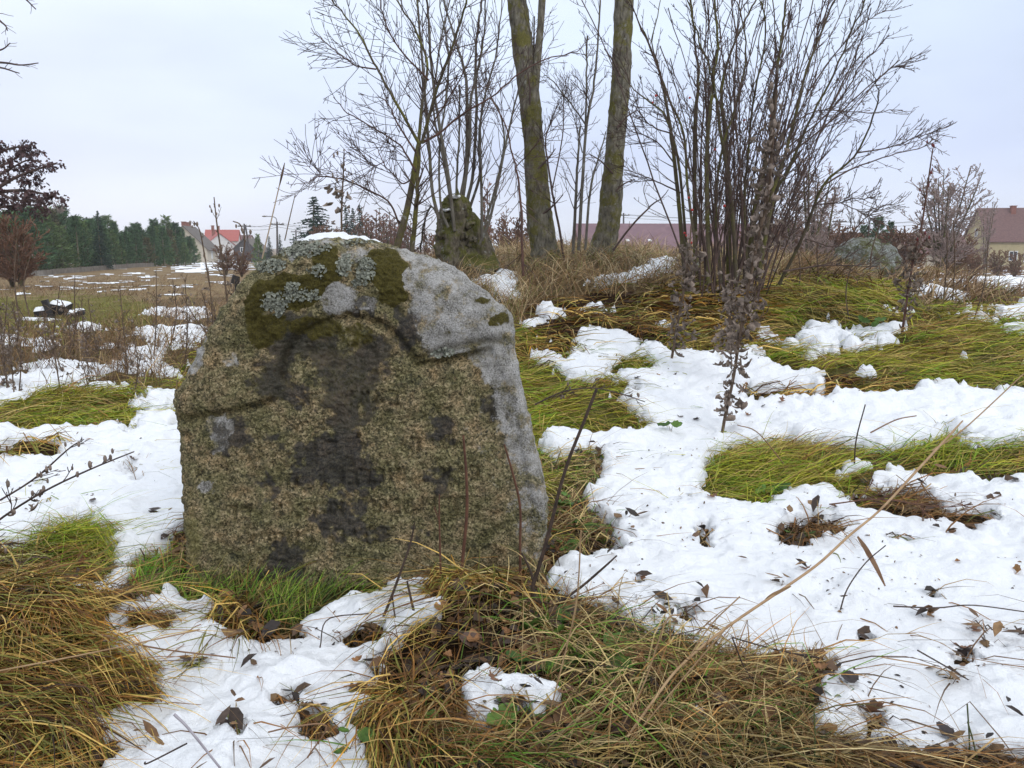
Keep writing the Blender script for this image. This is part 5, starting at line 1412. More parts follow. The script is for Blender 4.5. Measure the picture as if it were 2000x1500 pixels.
def snow_top(x_, y_):
    r_ = math.hypot(x_, y_); p_ = math.atan2(x_, y_)
    i_ = int(round((math.log(max(r_, 1.03)) - math.log(1.02)) / D)); j_ = int(round((p_ - p_in[0]) / D))
    i_ = min(max(i_, 0), len(r_near) - 1); j_ = min(max(j_, 0), len(p_in) - 1)
    return max(float(terr(x_, y_)), float(SZ[i_, j_]))
def drop_leaf(px_, py_, label, group, k=None, sc_=None, lift=.004):
    g_ = ground_at(px_, py_)
    o_ = bpy.data.objects.new('fallen_leaf', BROWN[RNG.integers(len(BROWN)) if k is None else k]); COL.objects.link(o_)
    o_.location = (g_[0], g_[1], snow_top(g_[0], g_[1]) + lift)
    o_.rotation_euler = (RNG.normal(0, .25), RNG.normal(0, .25), RNG.uniform(0, 6.28))
    s_ = RNG.uniform(.4, .85) if sc_ is None else sc_
    o_.scale = (s_, s_, s_)
    tag(o_, label, 'leaf', group)
    return o_
for p_ in [(1868, 1118), (1880, 1285), (1700, 1418), (1905, 1250), (1490, 815), (1525, 808), (1318, 745), (1245, 760), (1285, 745), (1328, 828), (1240, 830), (1360, 830), (1630, 900), (1760, 985), (1860, 1010), (1930, 1000),
           (1255, 1155), (1210, 1075), (1670, 1045), (1815, 1220), (1985, 1140), (1995, 1255), (1655, 1385), (1460, 830), (1390, 1000), (1845, 1455), (1570, 1150)]:
    drop_leaf(*p_, 'brown fallen leaf lying on the snow right of the gravestone', 'fallen leaves on the snow right of the gravestone')
drop_leaf(1878, 1288, 'dark wet fallen leaf in a hollow of the snow near the slanting stalks', None, 5, 1.2)
drop_leaf(1695, 1418, 'large crumpled brown leaf half sunk in the snow at the lower right', None, 0, 1.25)
drop_leaf(150, 1135, 'large pale brown oak leaf in the green grass left of the gravestone', None, 0, 1.7, .03)
drop_leaf(130, 1165, 'reddish folded leaf beside the large oak leaf left of the gravestone', None, 3, 1.5, .03)
for p_ in [(345, 1160), (385, 1005 + 160), (262, 928), (240, 915), (480, 1225), (500, 1230), (395, 1315), (600, 1410), (640, 1440), (455, 1440), (250, 1320), (300, 1335), (700, 1330), (660, 1262), (310, 1125), (215, 1180)]:
    drop_leaf(*p_, 'brown fallen leaf in the grass and snow left of or below the gravestone', 'fallen leaves left of and below the gravestone', lift=.012)
for k in range(95):
    px_, py_ = RNG.uniform(740, 1620), RNG.uniform(1150, 1490)
    z_ = ZONES[int(lookup(zone_r, np.array([px_]), np.array([py_]))[0])][0]
    g_ = ground_at(px_, py_)
    if z_ not in (7, 8, 9, 3, 2) or snow_mask(np.array([g_[0]]), np.array([g_[1]]))[0] > .5: continue
    drop_leaf(px_, py_, 'dead brown leaf among the tangled grass in front of the gravestone', 'dead leaves in the tangled grass', None, RNG.uniform(.5, 1.15), lift=RNG.uniform(.005, .06))
def flakes(n_, r0, r1, zones, on_snow, smin, smax, name, label):
    r_ = np.exp(RNG.uniform(math.log(r0), math.log(r1), n_)); p_ = RNG.uniform(-math.radians(38), math.radians(38), n_)
    x_, y_ = r_ * np.sin(p_), r_ * np.cos(p_); z_ = terr(x_, y_); px_, py_ = project(x_, y_, z_)
    ty_ = np.array([q[0] for q in ZONES])[lookup(zone_r, px_, py_)]; sn = snow_mask(x_, y_, z_) > .5
    k = (sn & (fbm2(x_ * 2.5, y_ * 2.5, 3, 44) > .52)) if on_snow else (~sn & np.isin(ty_, zones))
    bag = Bag(); cs_ = [(.10, .06, .035), (.06, .04, .03), (.17, .09, .04), (.035, .026, .022), (.22, .13, .06)]
    for a_, b_ in zip(x_[k], y_[k]):
        L_ = RNG.uniform(smin, smax); h_ = RNG.uniform(0, 6.28); zz = snow_top(a_, b_) + (RNG.uniform(-.002, .004) if on_snow else RNG.uniform(.002, .035))
        t1 = np.array([math.cos(h_), math.sin(h_), RNG.normal(0, .35)]) * L_; t2 = np.array([-math.sin(h_), math.cos(h_), RNG.normal(0, .5)]) * L_ * RNG.uniform(.25, .6)
        c_ = np.array([a_, b_, zz]); up_ = np.array([0, 0, L_ * RNG.uniform(-.2, .5)])
        bag.add(np.array([c_ - t1, c_ - t1 * .3 - t2 + up_, c_ + t1 * .4 - t2 * .8 + up_, c_ + t1, c_ + t1 * .3 + t2 + up_, c_ - t1 * .4 + t2 * .9 + up_, c_]), np.array([[6, i_, (i_ + 1) % 6] for i_ in range(6)]), col=np.array(cs_[RNG.integers(5)]) * RNG.uniform(.6, 1.3))
    o_ = bag.obj(name, M_leafcol); tag(o_, label, 'leaf litter', kind='stuff')
flakes(9000, 1.1, 4.0, (7, 8, 9, 2), False, .008, .030, 'leaf_litter', 'rotting brown leaf scraps between the grass blades')
flakes(3800, 1.1, 6.0, (), True, .002, .008, 'leaf_litter', 'tiny dark leaf scraps sprinkled on the snow')
def leafy(px_, py_, n_, sp, label, sc_=1.0, h_=.03):
    g_ = ground_at(px_, py_); g_[2] = snow_top(g_[0], g_[1])
    t_ = thing('leafy_plant', g_, label, 'plant')
    bag = Bag()
    for k in range(n_):
        a_ = 6.283 * k / n_ + RNG.uniform(-.5, .5); d_ = sp * RNG.uniform(.4, 1)
        tip = np.array([math.cos(a_) * d_, math.sin(a_) * d_, h_ * RNG.uniform(.6, 1.3)])
        bag.tube(crom([[0, 0, -.01], tip * .6 + [0, 0, h_ * .3], tip], 6), .0011, 4)
        o_ = bpy.data.objects.new('leaf', GREEN[RNG.integers(3)]); COL.objects.link(o_); o_.parent = t_
        s_ = sc_ * RNG.uniform(.9, 1.6); o_.scale = (s_, s_, s_); o_.location = tuple(tip + np.array([math.cos(a_), math.sin(a_), 0]) * .02 * s_)
        o_.rotation_euler = (RNG.normal(.25, .3), RNG.normal(-.1, .3), a_)
    bag.obj('stem', M_straw_d, t_)
leafy(1110, 1010, 3, .03, 'bright green three-leaved sprig at the right edge of the gravestone', .75, .07)
leafy(1135, 1050, 4, .03, 'small green sprig below the three-leaved one beside the gravestone', .5, .04)
leafy(1100, 1085, 4, .03, 'small green sprig low beside the dark woody stem', .5, .03)
leafy(1010, 1410, 3, .04, 'green leaf showing through a hole in the small near snow patch', .9, .02)
leafy(1030, 1330, 3, .04, 'broad green leaves behind the small near snow patch', .9, .03)
leafy(1175, 1320, 5, .05, 'broad green leaves in the dead grass right of the small near snow patch', 1.0, .04)
leafy(1080, 1240, 5, .05, 'green leaves under the dark woody stem in the dead grass', .9, .03)
leafy(1580, 1385, 3, .03, 'pointed green leaves at the near edge of the right snow patch', .8, .04)
leafy(680, 1490, 3, .03, 'green leaf poking from the snow at the bottom edge below the gravestone', .4, .03)
leafy(1700, 655, 4, .05, 'light green leaves in the snow strip right of the bush', 1.0, .05)
leafy(1310, 860, 2, .02, 'small curled green leaf on the snow between stone and tall weed', .6, .03)
leafy(1560, 1060, 3, .03, 'green leaves in the long opening of the right snow patch', .6, .02)
leafy(840, 1470, 4, .05, 'green leaves in the shadowed tangle near the bottom edge', .6, .03)
leafy(1500, 970, 3, .04, 'green leaf at the near edge of the right grass band', .8, .03)

# ================================================================== boulder
def boulder(px_, Y, size, label):
    g_ = np.array([P(px_, 540, Y)[0], Y, 0.0]); g_[2] = float(terr(g_[0], g_[1]))
    t_ = thing('boulder', g_, label, 'boulder')
    bag = Bag(); bag.ball((0, 0, 0), 1.0, n=70, m=44)
    V_ = bag.V[0]; V_ = V_ * np.array(size)
    V_ = V_ + V_ / np.linalg.norm(V_, axis=1)[:, None] * ((fbm3(V_ * 3.4 + 3, 3) - .5) * .42 + (fbm3(V_ * 22, 3) - .5) * .05)[:, None]
    V_[:, 2] += size[2] * .35
    bag.V = [V_]
    m_, nt_, b_ = new_mat('boulder_stone')
    n1_ = tex_noise(nt_, 14, 6, .7); n2_ = tex_noise(nt_, 60, 4, .7); n3_ = tex_noise(nt_, 5, 4, .7)
    c_ = ramp_n(nt_, n2_.outputs['Fac'], [(.3, (.07, .07, .06)), (.5, (.17, .175, .155)), (.7, (.26, .27, .25))]).outputs['Color']
    mm = ramp_n(nt_, n3_.outputs['Fac'], [(.45, (0,) * 3), (.56, (1,) * 3)])
    c_ = mix_n(nt_, mm.outputs['Color'], c_, (.075, .075, .025))
    mm = ramp_n(nt_, n1_.outputs['Fac'], [(.56, (0,) * 3), (.62, (1,) * 3)])
    c_ = mix_n(nt_, mm.outputs['Color'], c_, (.30, .32, .30))
    nt_.links.new(c_, b_.inputs['Base Color']); b_.inputs['Roughness'].default_value = .9
    bump_n(nt_, b_, n2_.outputs['Fac'], .7, .03)
    bag.obj('rock', m_, t_)
boulder(1688, 9.6, (.39, .30, .31), 'large lichen covered boulder standing in the grass right of the bush')

# ================================================================== heap of dark boards, post
M_wet = noise_mat('wet_wood', (.012, .011, .013), (.045, .038, .035), 14, .6, .4, .01)
def board(px_, py_, Y, size, rot, label, snowy, name='broken_board', cat='board'):
    p_ = P(px_, py_, Y); t_ = thing(name, p_, label, cat); t_.rotation_euler = rot
    bag = Bag(); bag.box((0, 0, 0), size); bag.V = [v_ + RNG.normal(0, .012, v_.shape) for v_ in bag.V]
    bag.obj('wood', M_wet, t_, smooth=False)
    if snowy:
        nx, ny = 24, 10
        gx, gy = np.meshgrid(np.linspace(-.5, .5, nx), np.linspace(-.5, .5, ny), indexing='ij')
        e_ = np.minimum(1, 6 * np.minimum(.5 - abs(gx), .5 - abs(gy)) + .0)
        z_ = size[2] / 2 - .01 + .05 * np.sqrt(np.clip(e_, 0, 1)) * (.7 + .8 * (fbm2(gx * 8, gy * 5, 3, 5) - .3))
        bag = Bag(); bag.add(np.stack([gx * size[0] * 1.04, gy * size[1] * 1.1, z_], -1).reshape(-1, 3), grid_faces(nx, ny)); bag.obj('snow_layer', M_snow, t_)
    return t_
board(78, 629, 12.0, (.54, .22, .06), (0, .06, .1), 'long low board under a thick layer of snow, front piece of the dark heap', True)
board(86, 612, 12.4, (.22, .2, .14), (.1, -.1, .3), 'squat dark block with a snowy top on the left of the dark heap', True)
board(95, 603, 12.3, (.07, .06, .28), (0, -.25, .2), 'dark upright broken board sticking out of the heap', False)
board(118, 602, 12.5, (.24, .22, .16), (.1, .2, .1), 'bulky dark piece with a snow crest on the right of the heap', True)
board(150, 612, 12.4, (.22, .1, .06), (0, -.25, .15), 'small tilted dark board at the right end of the heap', True)
board(462, 545, 6.2, (.04, .04, .06), (0, .1, 0), 'tiny dark charred post end beside the gravestone shoulder', False, 'post', 'post')
tp = bpy.data.objects['post']; gz = float(terr(tp.location.x, tp.location.y))
bag = Bag(); bag.tube([[0, 0, .0], [0, 0, gz - tp.location.z - .05]], .012, 6); bag.obj('shaft', M_wet, tp)

# ================================================================== far trees
def needle_crown(seed, H, W, kind):
    g_ = np.random.default_rng(seed); V_ = []; C_ = []
    base = {'pine': (.062, .115, .050), 'spruce': (.024, .046, .030), 'soft': (.105, .155, .055), 'olive': (.115, .105, .050)}[kind]
    if kind == 'spruce':
        zs = np.linspace(.06, 1, 26)
        for z_ in zs:
            rad_ = W * (1 - z_) ** .85 + .06
            nb = int(5 + 7 * (1 - z_))
            for k in range(nb):
                a_ = g_.uniform(0, 6.283); Lb = rad_ * g_.uniform(.7, 1.15)
                for q_ in np.linspace(.15, 1, max(3, int(Lb / .10))):
                    c_ = np.array([math.cos(a_) * Lb * q_, math.sin(a_) * Lb * q_, H * z_ + Lb * (.18 * q_ - .40 * q_ * q_)])
                    s_ = .17 * g_.uniform(.6, 1.3) * (1.15 - .5 * q_)
                    for r_ in range(2):
                        d1_ = g_.normal(0, 1, 3); d2_ = g_.normal(0, 1, 3) + np.array([0, 0, -.8])
                        V_.append([c_ - d1_ * s_ * .4, c_ + d1_ * s_ * .4, c_ + d2_ * s_ * .6]); C_.append(np.array(base) * g_.uniform(.6, 1.5))
    else:
        n_ = 330
        for k in range(n_):
            z_ = g_.random() ** .8; env = W * (1.0 - .92 * max(0, z_ - .25) / .75) * (.55 + .45 * abs(math.sin(z_ * 9 + seed))) * min(1, .55 + z_ * 2)
            a_ = g_.uniform(0, 6.283); rr = env * math.sqrt(g_.uniform(.15, 1))
            c0 = np.array([math.cos(a_) * rr, math.sin(a_) * rr, H * (.04 + .93 * z_)])
            tint = np.array(base) * g_.uniform(.45, 1.6)
            od = np.array([math.cos(a_), math.sin(a_), .55])
            for q_ in range(9):
                c_ = c0 + g_.normal(0, .07, 3) * W / 1.2 + od * .12 * (q_ / 9)
                s_ = g_.uniform(.07, .17)
                d1_ = g_.normal(0, .6, 3); d2_ = g_.normal(0, .55, 3) + od * 1.3 + np.array([0, 0, .5])
                V_.append([c_ - d1_ * s_ * .35, c_ + d1_ * s_ * .35, c_ + d2_ * s_ * .75]); C_.append(tint * g_.uniform(.8, 1.2))
    V_ = np.array(V_).reshape(-1, 3); C_ = np.repeat(np.array(C_), 3, 0)
    return build_mesh('crown', V_, [np.arange(len(V_)).reshape(-1, 3)], C_, False)

def conifer(kind, seed, H, W):
    t_ = bpy.data.objects.new({'pine': 'pine_tree', 'spruce': 'spruce_tree', 'soft': 'pine_tree', 'olive': 'evergreen_tree'}[kind], None); COL.objects.link(t_)
    bag = Bag(); bag.tube(crom([[0, 0, -.3], [.05, .02, H * .5], [0, 0, H * .97]], 8), np.linspace(.10, .015, 8), 7); bag.obj('trunk', M_trunk, t_)
    link('crown', needle_crown(seed, H, W, kind), M_needle, t_)
    return t_
def place(proto, px_, Y, top_py, H, label, cat, group=None, wide=1.0):
    used = proto.get('placed_', 0)
    t_ = copy_tree(proto) if used else proto
    proto['placed_'] = 1
    x_ = P(px_, 500, Y)[0]; z_ = float(terr(x_, Y))
    zt = P(px_, top_py, Y)[2]
    s_ = max(.3, (zt - z_) / H)
    t_.location = (x_, Y, z_); t_.rotation_euler = (0, 0, RNG.uniform(0, 6.28)); w_ = s_ * RNG.uniform(.9, 1.15) * wide
    t_.scale = (w_, w_, s_)
    tag(t_, label, cat, group)
    return t_
PINES = [conifer('pine', 21, 5, 1.35), conifer('pine', 22, 5, 1.1), conifer('soft', 23, 5, 1.3), conifer('olive', 24, 5, 1.3)]
line = [(-40, 425), (-10, 415), (12, 408), (30, 402), (52, 405), (75, 404), (98, 402), (120, 408), (142, 412), (160, 416), (180, 420), (200, 427), (218, 432), (236, 435), (252, 437), (268, 440), (283, 436), (298, 432), (312, 428), (325, 432), (340, 446), (352, 452), (364, 462)]
LB = {0: 'dark green pine in the dense row along the far edge of the field', 2: 'lighter green soft-crowned pine in the row along the far field edge', 3: 'dull olive bushy tree in the evergreen row along the far field edge'}
for k, (px_, tp_) in enumerate(line):
    for row in (0, 1, 2, 3):
        v_ = [0, 1, 0, 2, 1, 3][RNG.integers(6)] if row else [0, 3, 1, 2, 0][RNG.integers(5)]
        Y_ = np.interp(px_, [-40, 350], [52, 88]) + row * 6
        place(PINES[v_], px_ + RNG.normal(0, 6) + row * 5, Y_, tp_ + RNG.uniform(-7, 12) + (3 - row) * RNG.uniform(2, 8), 5, LB[0 if v_ < 2 else v_], 'tree', 'evergreens along the far field edge', wide=RNG.uniform(1.1, 1.6))
SPR = conifer('spruce', 31, 7, 1.7)
place(SPR, 617, 78, 386, 7, 'large dark spruce standing above the top of the gravestone', 'tree', wide=2.1)
place(SPR, 678, 95, 402, 7, 'narrow dark spruce just right of the large spruce', 'tree')
place(SPR, 692, 102, 408, 7, 'smaller dark spruce between its two narrow neighbours', 'tree')
place(SPR, 705, 98, 402, 7, 'narrow dark spruce at the edge of the reddish thicket', 'tree')
place(SPR, 197, 70, 413, 7, 'pointed dark spruce rising out of the evergreen row', 'tree')
place(SPR, 548, 120, 458, 7, 'small distant spruce beside the lamp post pole', 'tree')
place(SPR, 527, 120, 462, 7, 'small distant spruce nearest the dark shed', 'tree')
place(SPR, 575, 125, 462, 7, 'small distant spruce between lamp post and large spruce', 'tree')
place(PINES[2], 505, 70, 458, 5, 'small light green pine in front of the dark shed', 'tree')
place(PINES[2], 640, 48, 478, 5, 'low green bush just behind the top of the gravestone', 'bush')
place(PINES[2], 856, 40, 488, 5, 'low green pine between the young tree and the stump', 'tree')
place(PINES[0], 1712, 62, 424, 5, 'dark green pine behind the boulder', 'tree')
place(PINES[0], 1685, 64, 440, 5, 'lower dark green pine left of the one behind the boulder', 'tree')
place(PINES[1], 1735, 66, 432, 5, 'dark green pine right of the one behind the boulder', 'tree')

def bare_tree(seed, H, W, stems_, mat, name='bare_tree', lean=.25, n1=16, tw=.010, lev=3):
    global RNG
    keep = RNG; RNG = np.random.default_rng(seed)
    t_ = bpy.data.objects.new(name, None); COL.objects.link(t_)
    tb = Bag(); wb = Bag()
    for k in range(stems_):
        a_ = 6.283 * k / stems_ + RNG.uniform(-.4, .4); d_ = np.array([math.cos(a_), math.sin(a_)]) * lean * W * RNG.uniform(.4, 1.2)
        h_ = H * RNG.uniform(.8, 1)
        q_ = crom([[0, 0, -.2], [d_[0] * .3, d_[1] * .3, h_ * .35], [d_[0] * .7, d_[1] * .7, h_ * .7], [d_[0], d_[1], h_]], 12)
        rd = np.linspace(.05, .010, 12) * H / 5; tb.tube(q_, rd, 6)
        grow(wb, q_, rd, n1, W * .62, .75, lev, .35, .12, tw, 3, 1.0, .10, .5)
    tb.obj('trunk', M_bushstem, t_)
    o_ = wb.obj('crown', mat, t_)
    RNG = keep
    return t_
M_far_red = noise_mat('reddish_twigs', (.17, .085, .06), (.27, .15, .11), 3, .9, 0)
M_far_brn = noise_mat('brown_twigs', (.22, .16, .14), (.34, .26, .23), 3, .9, 0)
M_rust = noise_mat('rust_twigs', (.13, .065, .04), (.21, .115, .07), 3, .9, 0)
BT1 = bare_tree(41, 5, 2.2, 8, M_far_brn, lean=.42, n1=24, tw=.011)
BT2 = bare_tree(42, 5, 1.5, 4, M_far_brn, n1=20, tw=.011)
BT3 = bare_tree(43, 5, 1.4, 4, M_far_red, n1=20, tw=.018)
BT4 = bare_tree(44, 3, 1.5, 8, M_rust, 'bare_shrub', .5, 18, .016)
place(BT1, 1840, 36, 325, 5, 'wide bare multi-stemmed tree in front of the yellow house', 'tree', wide=1.35)
place(BT2, 1580, 40, 300, 5, 'bare slender tree just behind the right side of the bush', 'tree', wide=1.5)
place(BT2, 1545, 42, 345, 5, 'smaller bare slender tree hidden in the back of the bush', 'tree', wide=1.5)
place(BT2, 1608, 44, 360, 5, 'low bare slender tree at the right of its taller twin behind the bush', 'tree', wide=1.5)
place(BT3, 950, 60, 345, 5, 'pinkish bare tree between the stump and the forked trunk', 'tree')
place(BT3, 985, 62, 400, 5, 'lower pinkish bare tree close behind the forked trunk', 'tree')
place(BT2, 1925, 60, 390, 5, 'thin bare tree touching the gable of the yellow house', 'tree')
for k, (px_, tp_, Y_) in enumerate([(715, 402, 70), (732, 408, 72), (750, 404, 70), (768, 412, 74), (785, 418, 70), (800, 430, 76), (700, 425, 70), (830, 440, 72), (722, 420, 66), (741, 425, 67), (760, 428, 66), (778, 432, 67), (795, 440, 66), (710, 440, 65), (745, 445, 64), (770, 450, 64)]):
    place(BT3, px_, Y_, tp_, 5, 'reddish bare tree of the thicket behind the young leaning tree', 'tree', 'reddish thicket behind the gravestone', wide=1.7)
for k, (px_, tp_, Y_) in enumerate([(1480, 458, 55), (1510, 450, 56), (1545, 452, 58), (1580, 455, 57), (1615, 456, 58), (1650, 452, 56)]):
    place(BT4, px_, Y_, tp_, 3, 'brownish bare shrub in the hedge behind the bush', 'shrub', 'brown hedge shrubs behind the bush', wide=1.8)
for k, (px_, tp_, Y_) in enumerate([(870, 455, 46), (930, 440, 50), (1000, 448, 48), (1100, 468, 46), (1140, 474, 44), (1010, 425, 58), (905, 430, 60)]):
    place(BT4, px_, Y_, tp_, 3, 'reddish bare shrub in the belt beyond the stump and the mossy trunks', 'shrub', 'reddish shrubs beyond the mossy trunks', wide=1.5)
for k, (px_, tp_, Y_) in enumerate([(1470, 438, 50), (1525, 432, 51), (1560, 428, 50), (1605, 436, 52), (1645, 442, 50), (1745, 452, 50)]):
    place(BT4, px_, Y_, tp_, 3, 'brownish bare shrub in the hedge behind the bush', 'shrub', 'brown hedge shrubs behind the bush', wide=1.6)
for (px_, tp_, Y_, lb) in [(1775, 440, 50, 'rusty brown shrub left of the wide bare tree'), (36, 418, 30, 'rusty brown shrub in front of the evergreen row at the left edge'), (18, 440, 31, 'lower rusty brown shrub at the left edge before the evergreens'),
                           (1870, 455, 45, 'brown shrub between the wide bare tree and the yellow house'), (440, 478, 60, 'grey brown shrub in front of the red roofs'), (470, 490, 48, 'small brown shrub on the snowy bank left of the gravestone'), (640, 440, 60, 'brown shrub at the foot of the large spruce'), (668, 448, 58, 'brown shrub right of the large spruce'), (1950, 488, 52, 'bare brown shrub in front of the wall of the yellow house'), (1905, 486, 48, 'low bare brown shrub in front of the gable of the yellow house'), (1985, 494, 50, 'bare brown shrub before the yellow house at the right edge')]:
    place(BT4, px_, Y_, tp_, 3, lb, 'shrub', wide=1.3)
place(BT2, 125, 74, 388, 5, 'pale bare tree behind the evergreens below the oak', 'tree')

# oak with withered leaves reaching in from the left -------------------------
YO = 13.0
zo = float(terr(P(-110, 560, YO)[0], YO))
tO = thing('oak_tree', np.array([P(-110, 560, YO)[0], YO, zo]), 'oak with withered purple brown leaves reaching in from the left edge', 'tree')
org = np.array(tO.location)
bag = Bag(); q_, rd = limb(bag, [(-112, 620, 22), (-108, 500, 18), (-100, 400, 15), (-95, 300, 12), (-100, 180, 8), (-110, 80, 4)], YO, sides=10); bag.obj('trunk', M_twig, tO, origin=org)
lv = []; cc = []
for st in [[(-100, 420, 6), (-40, 390, 4.5), (20, 352, 3.2), (60, 335, 2.4), (112, 318, 1.4)], [(-98, 400, 5), (-30, 380, 4), (40, 372, 2.8), (90, 380, 2), (122, 388, 1.2)], [(-96, 330, 5), (-40, 310, 3.5), (20, 290, 2), (60, 285, 1.2)], [(-98, 360, 5), (-40, 345, 3.5), (10, 320, 2), (50, 300, 1.2)], [(-60, 400, 4), (-10, 405, 3), (50, 400, 1.7), (90, 405, 1.2)], [(-20, 352, 3), (20, 330, 2), (60, 312, 1.4), (100, 330, 1)], [(0, 378, 3), (30, 390, 2), (70, 392, 1.4), (110, 378, 1)],
           [(-100, 250, 7), (-150, 210, 4), (-190, 180, 2)], [(-105, 350, 7), (-170, 310, 4), (-220, 290, 2)], [(-98, 200, 6), (-60, 170, 3), (-30, 160, 1.5)]]:
    bag = Bag(); tw = Bag(); q_, rd = limb(bag, st, YO, RNG.uniform(-.6, .6)); grow(tw, q_, rd, 14, .42, .75, 2, .2, .2, .003)
    bag.obj('branch', M_twig, tO, origin=org); o_ = tw.obj('twigs', M_twig, tO, origin=org); o_['kind'] = 'stuff'
    for v_ in tw.V:
        for _ in range(5):
            c_ = v_[RNG.integers(4, len(v_))] + RNG.normal(0, .02, 3); s_ = RNG.uniform(.035, .07)
            d1_ = RNG.normal(0, 1, 3); d1_ /= np.linalg.norm(d1_); d2_ = RNG.normal(0, .7, 3) - np.array([0, 0, .7]); d2_ /= np.linalg.norm(d2_)
            lv.append([c_, c_ + d2_ * s_ * .5 + d1_ * s_ * .45, c_ + d2_ * s_ * 1.2, c_ + d2_ * s_ * .5 - d1_ * s_ * .45]); cc.append(np.array((.075, .042, .042)) * RNG.uniform(.6, 1.7))
lv = np.array(lv).reshape(-1, 3); o_ = link('leaves', build_mesh('leaves', lv - org, [np.arange(len(lv)).reshape(-1, 4)], np.repeat(np.array(cc), 4, 0), False), M_leafcol, tO); o_['kind'] = 'stuff'

# bare tree outside the upper left corner, its twigs hang into view -----------
YT = 5.0
zt_ = float(terr(P(-330, 700, YT)[0], YT))
tT = thing('tree', np.array([P(-330, 700, YT)[0], YT, zt_]), 'bare tree whose twig tips hang into the upper left corner', 'tree'); org = np.array(tT.location)
bag = Bag(); limb(bag, [(-330, 800, 34), (-330, 500, 30), (-320, 250, 26), (-310, 50, 20), (-300, -200, 14), (-310, -400, 8)], YT, sides=12, m=30); bag.obj('trunk', M_trunk, tT, origin=org)
for st in [[(-312, 150, 10), (-200, 130, 6), (-100, 122, 4), (0, 122, 2), (40, 127, 1.4), (75, 123, .9)], [(-315, 200, 9), (-180, 150, 5), (-60, 110, 3), (0, 98, 1.6), (20, 84, 1)], [(-310, 60, 9), (-160, 10, 5), (-50, 10, 3), (5, 45, 1.6), (15, 60, 1)], [(-305, -80, 9), (-150, -90, 5), (-30, -60, 3), (40, -10, 1.6), (70, 18, 1)], [(-313, 180, 7), (-150, 140, 4), (-20, 130, 2), (38, 143, .9)]]:
    bag = Bag(); tw = Bag(); q_, rd = limb(bag, st, YT); grow(tw, q_[len(q_) // 2:], rd[len(q_) // 2:], 5, .10, .8, 1, .1, .1, .0012)
    bag.obj('branch', M_twig, tT, origin=org); o_ = tw.obj('twigs', M_twig, tT, origin=org); o_['kind'] = 'stuff'

# ================================================================== houses
M_cream = noise_mat('cream_render', (.42, .37, .29), (.50, .44, .35), 2, .9, 0)
M_white = noise_mat('white_render', (.52, .50, .48), (.62, .60, .58), 2, .9, 0)
M_yellow = noise_mat('yellow_render', (.38, .32, .18), (.46, .39, .23), 2, .9, 0)
M_slate = noise_mat('grey_roofing', (.10, .085, .075), (.17, .145, .125), 4, .85, .2, .02)
M_redroof = noise_mat('red_roofing', (.34, .085, .07), (.42, .12, .10), 4, .75, .2, .02)
M_brownroof = noise_mat('brown_roofing', (.12, .065, .06), (.18, .10, .09), 4, .8, .2, .02)
M_mauve = noise_mat('mauve_sheet_roofing', (.17, .10, .115), (.215, .13, .145), 1.2, .7, 0)
M_brick = noise_mat('chimney_brick', (.20, .08, .06), (.28, .12, .09), 12, .9, .2, .01)
M_darkwood = noise_mat('dark_boards', (.045, .04, .04), (.08, .07, .07), 6, .85, .2, .01)
M_frame = noise_mat('white_frame', (.65, .65, .65), (.75, .75, .75), 5, .5, 0)
M_glass, nt, b = new_mat('window_glass'); b.inputs['Base Color'].default_value = (.03, .035, .045, 1); b.inputs['Roughness'].default_value = .12
